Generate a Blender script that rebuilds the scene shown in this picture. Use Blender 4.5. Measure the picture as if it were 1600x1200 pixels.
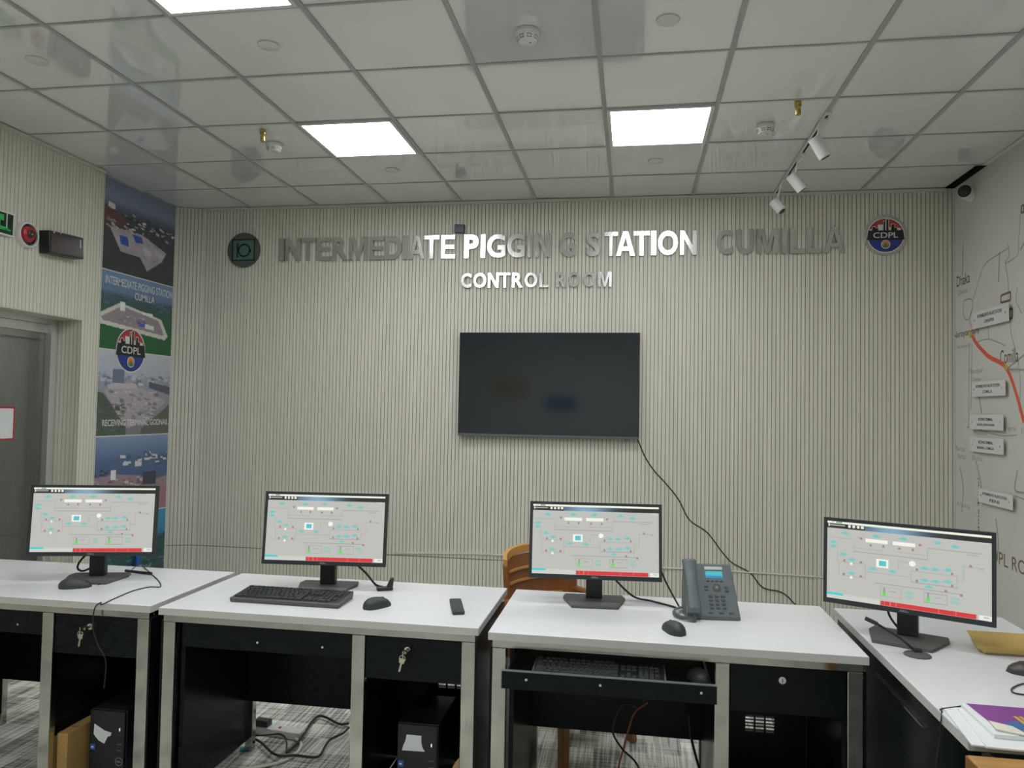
import bpy, bmesh, math, random
import numpy as np
from mathutils import Vector, Matrix
random.seed(7); rng = np.random.default_rng(7)
for o in list(bpy.data.objects): bpy.data.objects.remove(o)
C = bpy.context.scene.collection
PI = math.pi

# ---------------------------------------------------------------- camera, light, exposure
HC = 1.5                                   # camera height
FPX, YAW, PITCH, ROLL = 1175.72, -0.1601, 0.0351, 0.0178
cy_, sy_, cp_, sp_, cr_, sr_ = math.cos(YAW), math.sin(YAW), math.cos(PITCH), math.sin(PITCH), math.cos(ROLL), math.sin(ROLL)
FWD = Vector((sy_*cp_, cy_*cp_, sp_)); _r = Vector((cy_, -sy_, 0)); _u = _r.cross(FWD)
RT = _r*cr_ + _u*sr_; UP = -_r*sr_ + _u*cr_
cam = bpy.data.cameras.new('camera'); cam.sensor_width = 36; cam.lens = FPX*36/1600; cam.clip_start = 0.05
camo = bpy.data.objects.new('camera', cam); C.objects.link(camo)
camo.matrix_world = Matrix(((RT.x, UP.x, -FWD.x, 0), (RT.y, UP.y, -FWD.y, 0), (RT.z, UP.z, -FWD.z, HC), (0, 0, 0, 1)))
bpy.context.scene.camera = camo
world = bpy.data.worlds.new('world'); bpy.context.scene.world = world; world.use_nodes = True
world.node_tree.nodes['Background'].inputs[0].default_value = (0.02, 0.02, 0.02, 1)
vs = bpy.context.scene.view_settings
vs.view_transform = 'Standard'; vs.look = 'None'; vs.gamma = 1; vs.exposure = 0.0; vs.use_curve_mapping = False
LAMP = 20.5                                # radiance of the ceiling panels
LAMP_COL = (0.955, 0.985, 1.0)

# real-world points read off along sight lines (metres)
def ray(u, v): return FWD + RT*((u-800)/FPX) - UP*((v-600)/FPX)
def onx(u, v, x): d = ray(u, v); d = d*(x/d.x); return Vector((x, d.y, d.z+HC))
def ony(u, v, y): d = ray(u, v); d = d*(y/d.y); return Vector((d.x, y, d.z+HC))
def onz(u, v, z): d = ray(u, v); d = d*((z-HC)/d.z); return Vector((d.x, d.y, z))

# ---------------------------------------------------------------- room numbers
H = 3.155; YB = 5.80; XR = 2.26; XL = -3.80; XS = -3.74; YR = -3.2
GX0, GY0, G = -2.574, 5.276, 0.6           # ceiling grid

# ---------------------------------------------------------------- materials
MATS = {}
def mat(name, col=(0.5, 0.5, 0.5), rough=0.5, metal=0.0, emit=None, es=1.0, spec=0.5, noise=0.0, nscale=8.0, bump=0.0, bscale=40.0, coat=0.0, stretch=(1, 1, 1), rn=0.0):
    if name in MATS: return MATS[name]
    m = bpy.data.materials.new(name); m.use_nodes = True; nt = m.node_tree; b = nt.nodes['Principled BSDF']
    b.inputs['Base Color'].default_value = (*col, 1); b.inputs['Roughness'].default_value = rough
    b.inputs['Metallic'].default_value = metal; b.inputs['Specular IOR Level'].default_value = spec
    if coat: b.inputs['Coat Weight'].default_value = coat; b.inputs['Coat Roughness'].default_value = 0.05
    if emit: b.inputs['Emission Color'].default_value = (*emit, 1); b.inputs['Emission Strength'].default_value = es
    if noise or rn:
        tc = nt.nodes.new('ShaderNodeTexCoord'); mp = nt.nodes.new('ShaderNodeMapping'); mp.inputs['Scale'].default_value = stretch
        n = nt.nodes.new('ShaderNodeTexNoise'); n.inputs['Scale'].default_value = nscale; n.inputs['Detail'].default_value = 4
        nt.links.new(tc.outputs['Object'], mp.inputs[0]); nt.links.new(mp.outputs[0], n.inputs['Vector'])
        if noise:
            r = nt.nodes.new('ShaderNodeMapRange'); r.inputs['From Min'].default_value = .3; r.inputs['From Max'].default_value = .7
            r.inputs['To Min'].default_value = 1-noise; r.inputs['To Max'].default_value = 1+noise
            nt.links.new(n.outputs['Fac'], r.inputs['Value'])
            vm = nt.nodes.new('ShaderNodeVectorMath'); vm.operation = 'SCALE'; vm.inputs[0].default_value = col
            nt.links.new(r.outputs[0], vm.inputs['Scale']); nt.links.new(vm.outputs[0], b.inputs['Base Color'])
        if rn:
            r = nt.nodes.new('ShaderNodeMapRange'); r.inputs['From Min'].default_value = .3; r.inputs['From Max'].default_value = .7
            r.inputs['To Min'].default_value = max(0, rough-rn); r.inputs['To Max'].default_value = rough+rn
            nt.links.new(n.outputs['Fac'], r.inputs['Value']); nt.links.new(r.outputs[0], b.inputs['Roughness'])
    if bump:
        n2 = nt.nodes.new('ShaderNodeTexNoise'); n2.inputs['Scale'].default_value = bscale
        bp = nt.nodes.new('ShaderNodeBump'); bp.inputs['Strength'].default_value = bump; bp.inputs['Distance'].default_value = .002
        nt.links.new(n2.outputs['Fac'], bp.inputs['Height']); nt.links.new(bp.outputs[0], b.inputs['Normal'])
    MATS[name] = m; return m

slat = mat('slat_panel', (.69, .665, .575), .5, noise=.05, nscale=3, stretch=(12, 12, .4))
groove = mat('slat_groove', (.25, .235, .19), .8, noise=.05)
tile = mat('ceiling_tile', (.80, .81, .81), .055, spec=1.0, noise=.03, nscale=2, coat=1.0)
grid_m = mat('ceiling_grid', (.40, .405, .40), .35, spec=.5, noise=.03)
trim_m = mat('trim_strip', (.62, .61, .56), .5, noise=.03)
white_wall = mat('painted_wall', (.62, .615, .57), .6, noise=.03)
lamp = mat('light_diffuser', (.9, .9, .9), .5, emit=LAMP_COL, es=LAMP, noise=.01)
lamp_frame = mat('white_metal_frame', (.7, .71, .7), .4, noise=.02)
steel = mat('brushed_steel', (.52, .51, .475), .16, 1.0, noise=.10, nscale=9, rn=.08, bump=.10, bscale=7)
chrome = mat('chrome', (.75, .73, .68), .12, 1.0, noise=.03)
letter_m = mat('mirror_steel', (.68, .69, .68), .19, 1.0, noise=.02)
aluminium = mat('aluminium', (.70, .71, .70), .32, .7, noise=.04)
black_lam = mat('black_laminate', (.004, .007, .008), .26, spec=.18, noise=.2, nscale=30)
white_lam = mat('white_laminate', (.73, .74, .75), .22, noise=.01, coat=.2)
edge_lam = mat('laminate_edge_band', (.56, .56, .53), .35, noise=.02)
blk = mat('black_plastic', (.013, .016, .018), .35, noise=.1, nscale=40)
blk2 = mat('black_matte_plastic', (.03, .034, .036), .5, noise=.1, nscale=60)
base_m = mat('textured_grey_plastic', (.085, .086, .083), .55, noise=.12, nscale=120)
grey_pl = mat('dark_grey_plastic', (.105, .125, .135), .42, noise=.06, nscale=30)
grey_key = mat('key_grey_plastic', (.06, .07, .075), .4, noise=.06)
whitepl = mat('white_plastic', (.72, .72, .70), .4, noise=.02)
tvglass = mat('tv_screen_glass', (.014, .020, .027), .07, spec=1.0, noise=.05)
paper = mat('white_paper', (.74, .76, .76), .7, noise=.02)
pagem = mat('cream_page', (.72, .69, .58), .7, noise=.03)
cardboard = mat('cardboard', (.42, .25, .085), .75, noise=.07, nscale=12)
envelope_m = mat('kraft_paper', (.50, .34, .10), .65, noise=.08, nscale=14)
wood_m = mat('orange_wood', (.42, .22, .06), .35, noise=.18, nscale=5, stretch=(1, 8, 8))
wood_edge = mat('dark_wood_edge', (.26, .12, .035), .4, noise=.15)
chair_m = mat('brown_plastic', (.25, .095, .03), .35, noise=.06)
chair_l = mat('orange_plastic_edge', (.55, .27, .07), .35, noise=.06)
brass = mat('brass', (.48, .36, .12), .25, 1.0, noise=.06)
red_m = mat('red_plastic', (.45, .02, .03), .3, noise=.06)
redcable = mat('red_cable', (.24, .035, .015), .5, noise=.05)
black_cable = mat('black_cable', (.012, .012, .012), .45, noise=.1)
white_cable = mat('white_cable', (.68, .66, .58), .45, noise=.04)
dark_void = mat('dark_void', (.01, .01, .01), .9, noise=.1)
navy = mat('navy_plastic', (.012, .016, .045), .35, noise=.1)
brownface = mat('smoked_brown_plastic', (.045, .028, .028), .2, noise=.1)
emb_dark = mat('dark_green_grey_enamel', (.085, .10, .09), .3, noise=.05)
emb_teal = mat('teal_enamel', (.09, .17, .14), .3, noise=.05)
prb = mat('print_black', (.02, .022, .022), .5, noise=.05)
prw = mat('print_white', (.72, .72, .70), .5, noise=.02)
prr = mat('print_red', (.50, .05, .05), .4, noise=.05)
prblue = mat('print_blue', (.025, .05, .28), .35, noise=.05)
prgold = mat('print_gold', (.62, .30, .06), .4, noise=.05)
prgreen = mat('print_green', (.05, .26, .10), .4, noise=.05)
map_paper = mat('map_wallpaper', (.66, .645, .595), .55, noise=.05, nscale=1.6)
map_line = mat('map_grey_ink', (.34, .335, .32), .6, noise=.1)
map_faint = mat('map_faint_ink', (.40, .40, .38), .6, noise=.1)
map_red = mat('map_red_ink', (.78, .12, .06), .5, noise=.05)
map_brown = mat('map_brown_ink', (.20, .14, .10), .6, noise=.05)
purple = mat('purple_print', (.22, .04, .26), .4, noise=.05)
bluep = mat('blue_print', (.04, .14, .36), .4, noise=.05)
yellowp = mat('yellow_print', (.60, .42, .05), .4, noise=.05)
lcd_c = mat('lcd_cyan', (.02, .1, .12), .3, emit=(.07, .55, .62), es=.75, noise=.01)
lcd_b = mat('lcd_blue', (.02, .05, .12), .3, emit=(.03, .22, .66), es=.8, noise=.01)
badge_b = mat('blue_badge', (.02, .12, .42), .35, noise=.05)
exit_g = mat('exit_green', (.02, .2, .05), .4, emit=(.03, .5, .10), es=.2, noise=.02)
exit_k = mat('exit_dark', (.006, .02, .014), .25, noise=.1)
cyan_pl = mat('blue_plastic', (.02, .12, .50), .4, noise=.05)
teal_pl = mat('teal_plug', (.01, .25, .25), .4, noise=.05)
orange_pl = mat('orange_plug', (.55, .16, .06), .4, noise=.05)
corr_wall = mat('corridor_paint', (.50, .51, .49), .6, noise=.06, nscale=2)
corr_dark = mat('corridor_door', (.38, .385, .37), .5, noise=.08)

def glass_mat():
    m = bpy.data.materials.new('door_glass'); m.use_nodes = True; nt = m.node_tree; nt.nodes.remove(nt.nodes['Principled BSDF'])
    g = nt.nodes.new('ShaderNodeBsdfGlossy'); g.inputs['Roughness'].default_value = .02
    t = nt.nodes.new('ShaderNodeBsdfTransparent'); t.inputs[0].default_value = (.80, .83, .80, 1)
    lw = nt.nodes.new('ShaderNodeLayerWeight'); f = nt.nodes.new('ShaderNodeMapRange'); f.inputs['To Min'].default_value = .05; f.inputs['To Max'].default_value = .35
    nt.links.new(lw.outputs['Facing'], f.inputs['Value'])
    mx = nt.nodes.new('ShaderNodeMixShader'); nt.links.new(f.outputs[0], mx.inputs[0]); nt.links.new(t.outputs[0], mx.inputs[1]); nt.links.new(g.outputs[0], mx.inputs[2])
    nt.links.new(mx.outputs[0], nt.nodes['Material Output'].inputs[0]); return m
glass = glass_mat()

def vcol_mat(name, emit=0.0, rough=.45):
    m = bpy.data.materials.new(name); m.use_nodes = True; nt = m.node_tree; b = nt.nodes['Principled BSDF']
    a = nt.nodes.new('ShaderNodeVertexColor'); a.layer_name = 'Col'
    b.inputs['Roughness'].default_value = rough
    if emit:
        b.inputs['Base Color'].default_value = (.01, .01, .01, 1); nt.links.new(a.outputs[0], b.inputs['Emission Color']); b.inputs['Emission Strength'].default_value = emit
    else: nt.links.new(a.outputs[0], b.inputs['Base Color'])
    return m
screen_m = vcol_mat('lit_screen', 1.0, .35); photo_m = vcol_mat('photo_print', 0, .35)

def carpet_mat():
    m = bpy.data.materials.new('carpet_tiles'); m.use_nodes = True; nt = m.node_tree; N = nt.nodes; L = nt.links; b = N['Principled BSDF']
    b.inputs['Roughness'].default_value = .95; b.inputs['Specular IOR Level'].default_value = .1
    tc = N.new('ShaderNodeTexCoord')
    def noise(sx, sy, sc, det=3):
        mp = N.new('ShaderNodeMapping'); mp.inputs['Scale'].default_value = (sx, sy, 1); L.new(tc.outputs['Object'], mp.inputs[0])
        n = N.new('ShaderNodeTexNoise'); n.inputs['Scale'].default_value = sc; n.inputs['Detail'].default_value = det; L.new(mp.outputs[0], n.inputs['Vector']); return n.outputs['Fac']
    def math_(op, a, c, clamp=False):
        n = N.new('ShaderNodeMath'); n.operation = op; n.use_clamp = clamp
        for i, v in enumerate((a, c)):
            if hasattr(v, 'links'): L.new(v, n.inputs[i])
            else: n.inputs[i].default_value = v
        return n.outputs[0]
    def ramp(v, a, c, lo, hi):
        r = N.new('ShaderNodeMapRange'); r.inputs['From Min'].default_value = a; r.inputs['From Max'].default_value = c; r.inputs['To Min'].default_value = lo; r.inputs['To Max'].default_value = hi
        L.new(v, r.inputs['Value']); return r.outputs[0]
    s1 = ramp(noise(40, 1.2, 2.0), .47, .53, 0, 1)
    s2 = ramp(noise(1.2, 40, 2.0), .50, .56, 0, 1)
    mp = N.new('ShaderNodeMapping'); mp.inputs['Scale'].default_value = (13, 7, 1); L.new(tc.outputs['Object'], mp.inputs[0])
    fl = N.new('ShaderNodeVectorMath'); fl.operation = 'FLOOR'; L.new(mp.outputs[0], fl.inputs[0])
    wn = N.new('ShaderNodeTexWhiteNoise'); L.new(fl.outputs[0], wn.inputs['Vector'])
    blk_ = ramp(wn.outputs['Value'], .60, .64, 0, 1)
    big = ramp(noise(1, 1, 1.6), .4, .6, .82, 1.08)
    v = math_('MULTIPLY', s1, .26); v = math_('ADD', v, math_('MULTIPLY', s2, .16)); v = math_('ADD', v, math_('MULTIPLY', blk_, .22))
    v = math_('SUBTRACT', .80, v); v = math_('MULTIPLY', v, big); v = math_('MAXIMUM', v, .08)
    cr = N.new('ShaderNodeVectorMath'); cr.operation = 'SCALE'; cr.inputs[0].default_value = (.92, .94, .84); L.new(v, cr.inputs['Scale'])
    L.new(cr.outputs[0], b.inputs['Base Color']); return m
carpet = carpet_mat()

# ---------------------------------------------------------------- mesh helpers
class MB:
    def __init__(s): s.v = []; s.f = []; s.m = []
    def quad(s, pts, m=0):
        n = len(s.v); s.v += [tuple(p) for p in pts]; s.f.append(tuple(range(n, n+len(pts)))); s.m.append(m); return s
    def box(s, x0, x1, y0, y1, z0, z1, m=0):
        return s.hexa([(x0, y0, z0), (x1, y0, z0), (x1, y1, z0), (x0, y1, z0), (x0, y0, z1), (x1, y0, z1), (x1, y1, z1), (x0, y1, z1)], m)
    def hexa(s, p, m=0):
        n = len(s.v); s.v += [tuple(q) for q in p]
        for f in ((0, 3, 2, 1), (4, 5, 6, 7), (0, 1, 5, 4), (1, 2, 6, 5), (2, 3, 7, 6), (3, 0, 4, 7)): s.f.append(tuple(n+i for i in f)); s.m.append(m)
        return s
    def prism(s, poly, a, b, fn, m=0):           # fn(p, t) -> point
        n = len(s.v); k = len(poly)
        s.v += [tuple(fn(p, a)) for p in poly] + [tuple(fn(p, b)) for p in poly]
        s.f.append(tuple(range(n+k-1, n-1, -1))); s.f.append(tuple(range(n+k, n+2*k))); s.m += [m, m]
        for i in range(k): s.f.append((n+i, n+(i+1) % k, n+k+(i+1) % k, n+k+i)); s.m.append(m)
        return s
    def zprism(s, poly, z0, z1, m=0): return s.prism(poly, z0, z1, lambda p, t: (p[0], p[1], t), m)
    def rings(s, rings, m=0, cap=True, closed=True):
        n = len(s.v); k = len(rings[0])
        for r in rings: s.v += [tuple(p) for p in r]
        for i in range(len(rings)-1):
            for j in range(k if closed else k-1):
                a = n+i*k+j; b_ = n+i*k+(j+1) % k; s.f.append((a, b_, b_+k, a+k)); s.m.append(m)
        if cap and closed:
            s.f.append(tuple(range(n+k-1, n-1, -1))); e = n+(len(rings)-1)*k; s.f.append(tuple(range(e, e+k))); s.m += [m, m]
        return s
    def cyl(s, p0, p1, r0, r1=None, n=20, m=0, cap=True):
        r1 = r0 if r1 is None else r1
        p0 = Vector(p0); p1 = Vector(p1); d = (p1-p0).normalized(); a = d.orthogonal().normalized(); b = d.cross(a)
        return s.rings([[p+(a*math.cos(t)+b*math.sin(t))*r for t in [2*PI*i/n for i in range(n)]] for p, r in ((p0, r0), (p1, r1))], m, cap)
    def lathe(s, prof, c=(0, 0, 0), axis='z', n=28, m=0, cap=True):
        R = []
        for r, h in prof:
            ring = []
            for i in range(n):
                t = 2*PI*i/n; u, v = max(r, 1e-5)*math.cos(t), max(r, 1e-5)*math.sin(t)
                ring.append({'z': (c[0]+u, c[1]+v, c[2]+h), 'x': (c[0]+h, c[1]+u, c[2]+v), 'y': (c[0]+v, c[1]+h, c[2]+u)}[axis])
            R.append(ring)
        return s.rings(R, m, cap)
    def tube(s, pts, r, n=8, m=0, smooth=6):
        P = [Vector(p) for p in pts]
        if smooth and len(P) > 2:
            Q = []
            for i in range(len(P)-1):
                a = P[max(i-1, 0)]; b = P[i]; c = P[i+1]; d = P[min(i+2, len(P)-1)]
                for k in range(smooth):
                    t = k/smooth; Q.append(.5*((2*b)+(c-a)*t+(2*a-5*b+4*c-d)*t*t+(3*b-a-3*c+d)*t**3))
            Q.append(P[-1]); P = Q
        R = []; up = None
        for i, p in enumerate(P):
            d = (P[min(i+1, len(P)-1)]-P[max(i-1, 0)]).normalized()
            a = d.orthogonal().normalized() if up is None else (up-d*up.dot(d)).normalized()
            up = a; b = d.cross(a); R.append([p+(a*math.cos(2*PI*j/n)+b*math.sin(2*PI*j/n))*r for j in range(n)])
        return s.rings(R, m)
    def add(s, vs, fs, m=0):
        n = len(s.v); s.v += [tuple(v) for v in vs]
        for f in fs: s.f.append(tuple(n+i for i in f)); s.m.append(m)
        return s
    def build(s, name, mats, parent=None, bevel=0.0, smooth=False, seg=2):
        me = bpy.data.meshes.new(name); me.from_pydata(s.v, [], s.f)
        for m in (mats if isinstance(mats, (list, tuple)) else [mats]): me.materials.append(m)
        me.polygons.foreach_set('material_index', s.m)
        bm = bmesh.new(); bm.from_mesh(me); bmesh.ops.recalc_face_normals(bm, faces=bm.faces); bm.to_mesh(me); bm.free()
        me.update()
        o = bpy.data.objects.new(name, me); C.objects.link(o)
        if smooth:
            for p in me.polygons: p.use_smooth = True
            try: me.set_sharp_from_angle(angle=math.radians(40))
            except Exception: pass
        if bevel:
            md = o.modifiers.new('bevel', 'BEVEL'); md.width = bevel; md.segments = seg; md.limit_method = 'ANGLE'; md.angle_limit = math.radians(40)
        if parent: o.parent = parent
        return o

def tag(o, label, cat, group=None):
    o['label'] = label; o['category'] = cat
    if group: o['group'] = group
    return o
def thing(name, label, cat, loc=(0, 0, 0), rz=0.0, group=None, rot=None):
    o = bpy.data.objects.new(name, None); C.objects.link(o); o.empty_display_size = .1
    o.location = loc; o.rotation_euler = rot if rot else (0, 0, rz); return tag(o, label, cat, group)
def struct(o): o['kind'] = 'structure'; return o

_tc = {}
def gpoly(ch):       # block letters in a unit box
    a = .23
    return {'I': [[(0, 0), (1, 0), (1, 1), (0, 1)]],
     'T': [[(0, .83), (1, .83), (1, 1), (0, 1)], [(.5-a/2, 0), (.5+a/2, 0), (.5+a/2, .83), (.5-a/2, .83)]],
     'E': [[(0, 0), (1, 0), (1, .17), (.27, .17), (.27, .42), (.93, .42), (.93, .58), (.27, .58), (.27, .83), (.97, .83), (.97, 1), (0, 1)]],
     'L': [[(0, 0), (1, 0), (1, .17), (.29, .17), (.29, 1), (0, 1)]],
     'N': [[(0, 0), (.24, 0), (.24, .66), (.75, 0), (1, 0), (1, 1), (.76, 1), (.76, .36), (.25, 1), (0, 1)]],
     'M': [[(0, 0), (.20, 0), (.20, .74), (.41, 0), (.59, 0), (.80, .74), (.80, 0), (1, 0), (1, 1), (.71, 1), (.5, .30), (.29, 1), (0, 1)]],
     'A': [[(0, 0), (.24, 0), (.5, .80), (.5, 1), (.37, 1)], [(1, 0), (.63, 1), (.5, 1), (.5, .80), (.76, 0)], [(.308, .21), (.692, .21), (.6365, .38), (.3635, .38)]]}.get(ch)
def glyph(txt, bold=0.0, ext=0.0):
    k = (txt, bold, ext)
    if k in _tc: return _tc[k]
    cu = bpy.data.curves.new('t', 'FONT'); cu.body = txt; cu.size = 1; cu.offset = bold; cu.extrude = ext; cu.resolution_u = 4
    ob = bpy.data.objects.new('t', cu); C.objects.link(ob); bpy.context.view_layer.update()
    dg = bpy.context.evaluated_depsgraph_get(); me = bpy.data.meshes.new_from_object(ob.evaluated_get(dg))
    vs_ = [tuple(v.co) for v in me.vertices]; fs_ = [tuple(p.vertices) for p in me.polygons]
    bpy.data.objects.remove(ob); bpy.data.curves.remove(cu); bpy.data.meshes.remove(me)
    _tc[k] = (vs_, fs_); return _tc[k]
def text_into(mb, txt, w, h, fn, m=0, bold=0.0, ext=0.0, depth=0.0):   # glyph box scaled to w x h (h or w None keeps aspect); fn(x,y,d)->point
    vs_, fs_ = glyph(txt, bold, ext)
    xs = [v[0] for v in vs_]; ys = [v[1] for v in vs_]; x0, x1, y0, y1 = min(xs), max(xs), min(ys), max(ys)
    sx = w/(x1-x0) if w else None; sy = h/(y1-y0) if h else None
    sx = sx or sy; sy = sy or sx
    mb.add([fn((v[0]-x0)*sx, (v[1]-y0)*sy, (v[2]/ext if ext else 0)*depth) for v in vs_], fs_, m); return (x1-x0)*sx

def picture(name, img, fn, material, parent=None, mb_extra=None):
    """img HxWx3 printed on a rectangular sheet; fn(u,v) gives the corner positions, u right, v up"""
    h, w, _ = img.shape
    uu, vv = np.meshgrid(np.linspace(0, 1, w), np.linspace(1, 0, h))
    p00 = np.array(fn(0, 0)); p10 = np.array(fn(1, 0)); p01 = np.array(fn(0, 1))
    V = p00 + uu[..., None]*(p10-p00) + vv[..., None]*(p01-p00)
    idx = np.arange(h*w).reshape(h, w)
    F = np.stack([idx[:-1, :-1], idx[1:, :-1], idx[1:, 1:], idx[:-1, 1:]], -1).reshape(-1, 4)
    me = bpy.data.meshes.new(name); me.from_pydata(V.reshape(-1, 3).tolist(), [], F.tolist())
    ca = me.color_attributes.new('Col', 'FLOAT_COLOR', 'POINT')
    ca.data.foreach_set('color', np.concatenate([np.clip(img, 0, 4), np.ones((h, w, 1))], -1).reshape(-1).astype(np.float32))
    me.materials.append(material); o = bpy.data.objects.new(name, me); C.objects.link(o)
    if parent: o.parent = parent
    return o

# ---------------------------------------------------------------- setting: floor, walls
def slat_wall(name, p0, p1, nrm, z0, z1, pitch=.0295, gw=.005, gd=.007, joint=None, bottom=None):
    """vertical ribbed cladding from p0 to p1 (plan), facing nrm"""
    p0 = Vector((*p0, 0)); p1 = Vector((*p1, 0)); n = Vector((*nrm, 0)).normalized(); L = (p1-p0).length; d = (p1-p0)/L
    mb = MB(); zs = [(z0, z1)] if joint is None else [(z0, joint-.003), (joint+.003, z1)]
    k = int(L/pitch)+1
    for a_, b_ in zs:
        for i in range(k):
            s0 = i*pitch; s1 = min(s0+pitch-gw, L); s2 = min(s0+pitch, L)
            if s0 >= L: break
            A = p0+d*s0; B = p0+d*s1; D = p0+d*s2; q = lambda P, z: (P.x, P.y, z)
            Bi = B-n*gd; Di = D-n*gd
            mb.quad([q(A, a_), q(B, a_), q(B, b_), q(A, b_)], 0)
            mb.quad([q(B, a_), q(Bi, a_), q(Bi, b_), q(B, b_)], 0)
            mb.quad([q(Di, a_), q(D, a_), q(D, b_), q(Di, b_)], 0)
            mb.quad([q(Bi, a_), q(Di, a_), q(Di, b_), q(Bi, b_)], 1)
    # backing slab
    A = p0-n*.0095; B = p1-n*.0095; A2 = p0-n*.05; B2 = p1-n*.05
    mb.hexa([(A.x, A.y, z0), (B.x, B.y, z0), (B2.x, B2.y, z0), (A2.x, A2.y, z0), (A.x, A.y, z1), (B.x, B.y, z1), (B2.x, B2.y, z1), (A2.x, A2.y, z1)], 1)
    return struct(mb.build(name, [slat, groove]))

struct(MB().box(-5.6, XR+.2, YR-.2, YB+.2, -.1, 0).build('floor', carpet))
JZ = .335
slat_wall('wall_back', (-3.59, YB), (XR, YB), (0, -1), 0, H, joint=JZ)
slat_wall('wall_corner', (-3.80, 5.725), (-3.59, YB), (.34, -.94), 0, H, joint=JZ)
struct(MB().box(-3.95, XL, 4.77, 5.86, 0, H).build('wall_banner_side', white_wall))
# left cladding around the doorway
DY0, DY1, DZ = 3.62, 4.607, 2.068
slat_wall('wall_left', (XS, DY1), (XS, 4.772), (1, 0), 0, H, gw=.004, gd=.004)
slat_wall('wall_left_rear', (XS, YR), (XS, DY0), (1, 0), 0, H, gw=.004, gd=.004)
slat_wall('wall_left_lintel', (XS, DY0), (XS, DY1), (1, 0), DZ, H, gw=.004, gd=.004)
slat_wall('wall_left_reveal', (XS-.002, DY1-.002), (-3.97, DY1-.002), (0, -1), 0, DZ)
slat_wall('wall_left_reveal_rear', (-3.97, DY0+.002), (XS-.002, DY0+.002), (0, 1), 0, DZ)
struct(MB().box(-3.97, XS-.002, DY0, DY1, DZ-.004, DZ-.0005).box(-3.97, XS-.052, DY0, DY1, DZ, DZ+.06).box(-4.02, XS-.051, DY1+.052, 4.765, 0, H).box(-4.02, XS-.051, YR, DY0-.052, 0, H).box(-4.02, XS-.051, DY0-.05, DY1+.05, DZ+.06, H).build('wall_left_core', slat))
struct(MB().box(XS-.045, XS+.004, 4.773, 4.781, 0, H).build('trim_1', trim_m))
struct(MB().box(XS, XS+.015, YR, 4.78, H-.022, H-.001).build('trim_2', trim_m))
struct(MB().box(-3.59, XR-.06, YB-.015, YB-.0005, H-.022, H-.001).build('trim_3', trim_m))
struct(MB().box(XR-.006, XR-.0005, 5.775, YB-.001, 0, H-.12).build('trim_4', trim_m))
struct(MB().box(XL, XL+.008, 5.712, 5.722, 0, H).build('trim_5', trim_m))
struct(MB().box(XR, XR+.15, YR-.15, YB+.1, 0, H-.004).build('wall_right', white_wall))
struct(MB().box(XR+.001, XR+.15, YR-.15, YB+.1, H-.0035, H+.34).box(-4.1, XR+.15, YB+.051, YB+.2, H, H+.34).build('ceiling_gap_shade', dark_void))  # shade in the ceiling edge gap put into the near-black colour
struct(MB().box(-4.1, XR+.1, YR-.15, YR, 0, H).build('wall_rear', white_wall))

# ---------------------------------------------------------------- ceiling: tiles with tee grid
LIGHT_CELLS = [(c, k) for k in (1, 4, 7, 10) for c in (1, 4)]       # column c..c+1, row k..k+1
tb = MB(); gb = MB(); cb = MB()
cols_x = [XL] + [GX0+G*i for i in range(-1, 8)] + [XR]
cols_x = sorted(set([round(x, 4) for x in cols_x if XL <= x <= XR]))
rows_y = [YB]+[GY0-G*k for k in range(0, 15)]
rows_y = [y for y in rows_y if y > YR]+[YR]
for i in range(len(cols_x)-1):
    for j in range(len(rows_y)-1):
        x0, x1 = cols_x[i], cols_x[i+1]; y1, y0 = rows_y[j], rows_y[j+1]
        c = round((x0-GX0)/G); k = round((GY0-y1)/G)
        if (c, k) in LIGHT_CELLS and abs(x0-(GX0+G*c)) < .01 and j > 0: continue
        if x1 >= XR-.001 and j == 0: x1 = XR-.062
        tx, ty = random.uniform(-1, 1)*.0012, random.uniform(-1, 1)*.0012
        z = H+.003
        tb.hexa([(x0, y0, z-tx-ty), (x1, y0, z+tx-ty), (x1, y1, z+tx+ty), (x0, y1, z-tx+ty), (x0, y0, z+.02), (x1, y0, z+.02), (x1, y1, z+.02), (x0, y1, z+.02)])
struct(tb.build('ceiling', tile))
for x in cols_x[1:-1]: gb.box(x-.012, x+.012, YR, YB, H-.003, H+.012)
for y in rows_y[1:-1]: cb.box(XL, XR-.02 if y > 5.2 else XR, y-.008, y+.008, H-.0015, H+.012)
gb.add(cb.v, cb.f)
struct(gb.build('trim_6', grid_m))
struct(MB().box(XR-.03, XR, YR, 5.27, H-.006, H+.0).build('trim_7', lamp_frame))
struct(MB().box(-5.6, XR+.2, YR-.2, YB+.2, H+.35, H+.4).build('ceiling_slab', dark_void))
bright_lbl = {(1, 1): 'square lit ceiling panel nearer the left, above the word INTERMEDIATE', (4, 1): 'square lit ceiling panel right of centre, above the word STATION', (1, 4): 'square lit ceiling panel cut by the top edge of the photo',
              (4, 4): 'square lit ceiling panel above the desks, just out of the photo at the top'}
for (c, k) in LIGHT_CELLS:
    x0 = GX0+G*c; y1 = GY0-G*k
    t = thing('ceiling_light', bright_lbl.get((c, k), 'square lit ceiling panel in the rear %s half of the room, %s row' % ('left' if c == 1 else 'right', 'nearer' if k == 7 else 'farther')), 'ceiling light', (x0+G/2, y1-G/2, H-.004), 0, 'square ceiling light panels')
    f = MB(); a, b = .288, .268
    for q in ((-a, a, -a, -b), (-a, a, b, a), (-a, -b, -b, b), (b, a, -b, b)): f.box(*q, -.004, .01)
    f.box(-a, a, -a, a, .012, .02); f.build('frame', lamp_frame, t)
    MB().box(-b, b, -b, b, 0, .006).build('diffuser', lamp, t)

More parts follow.
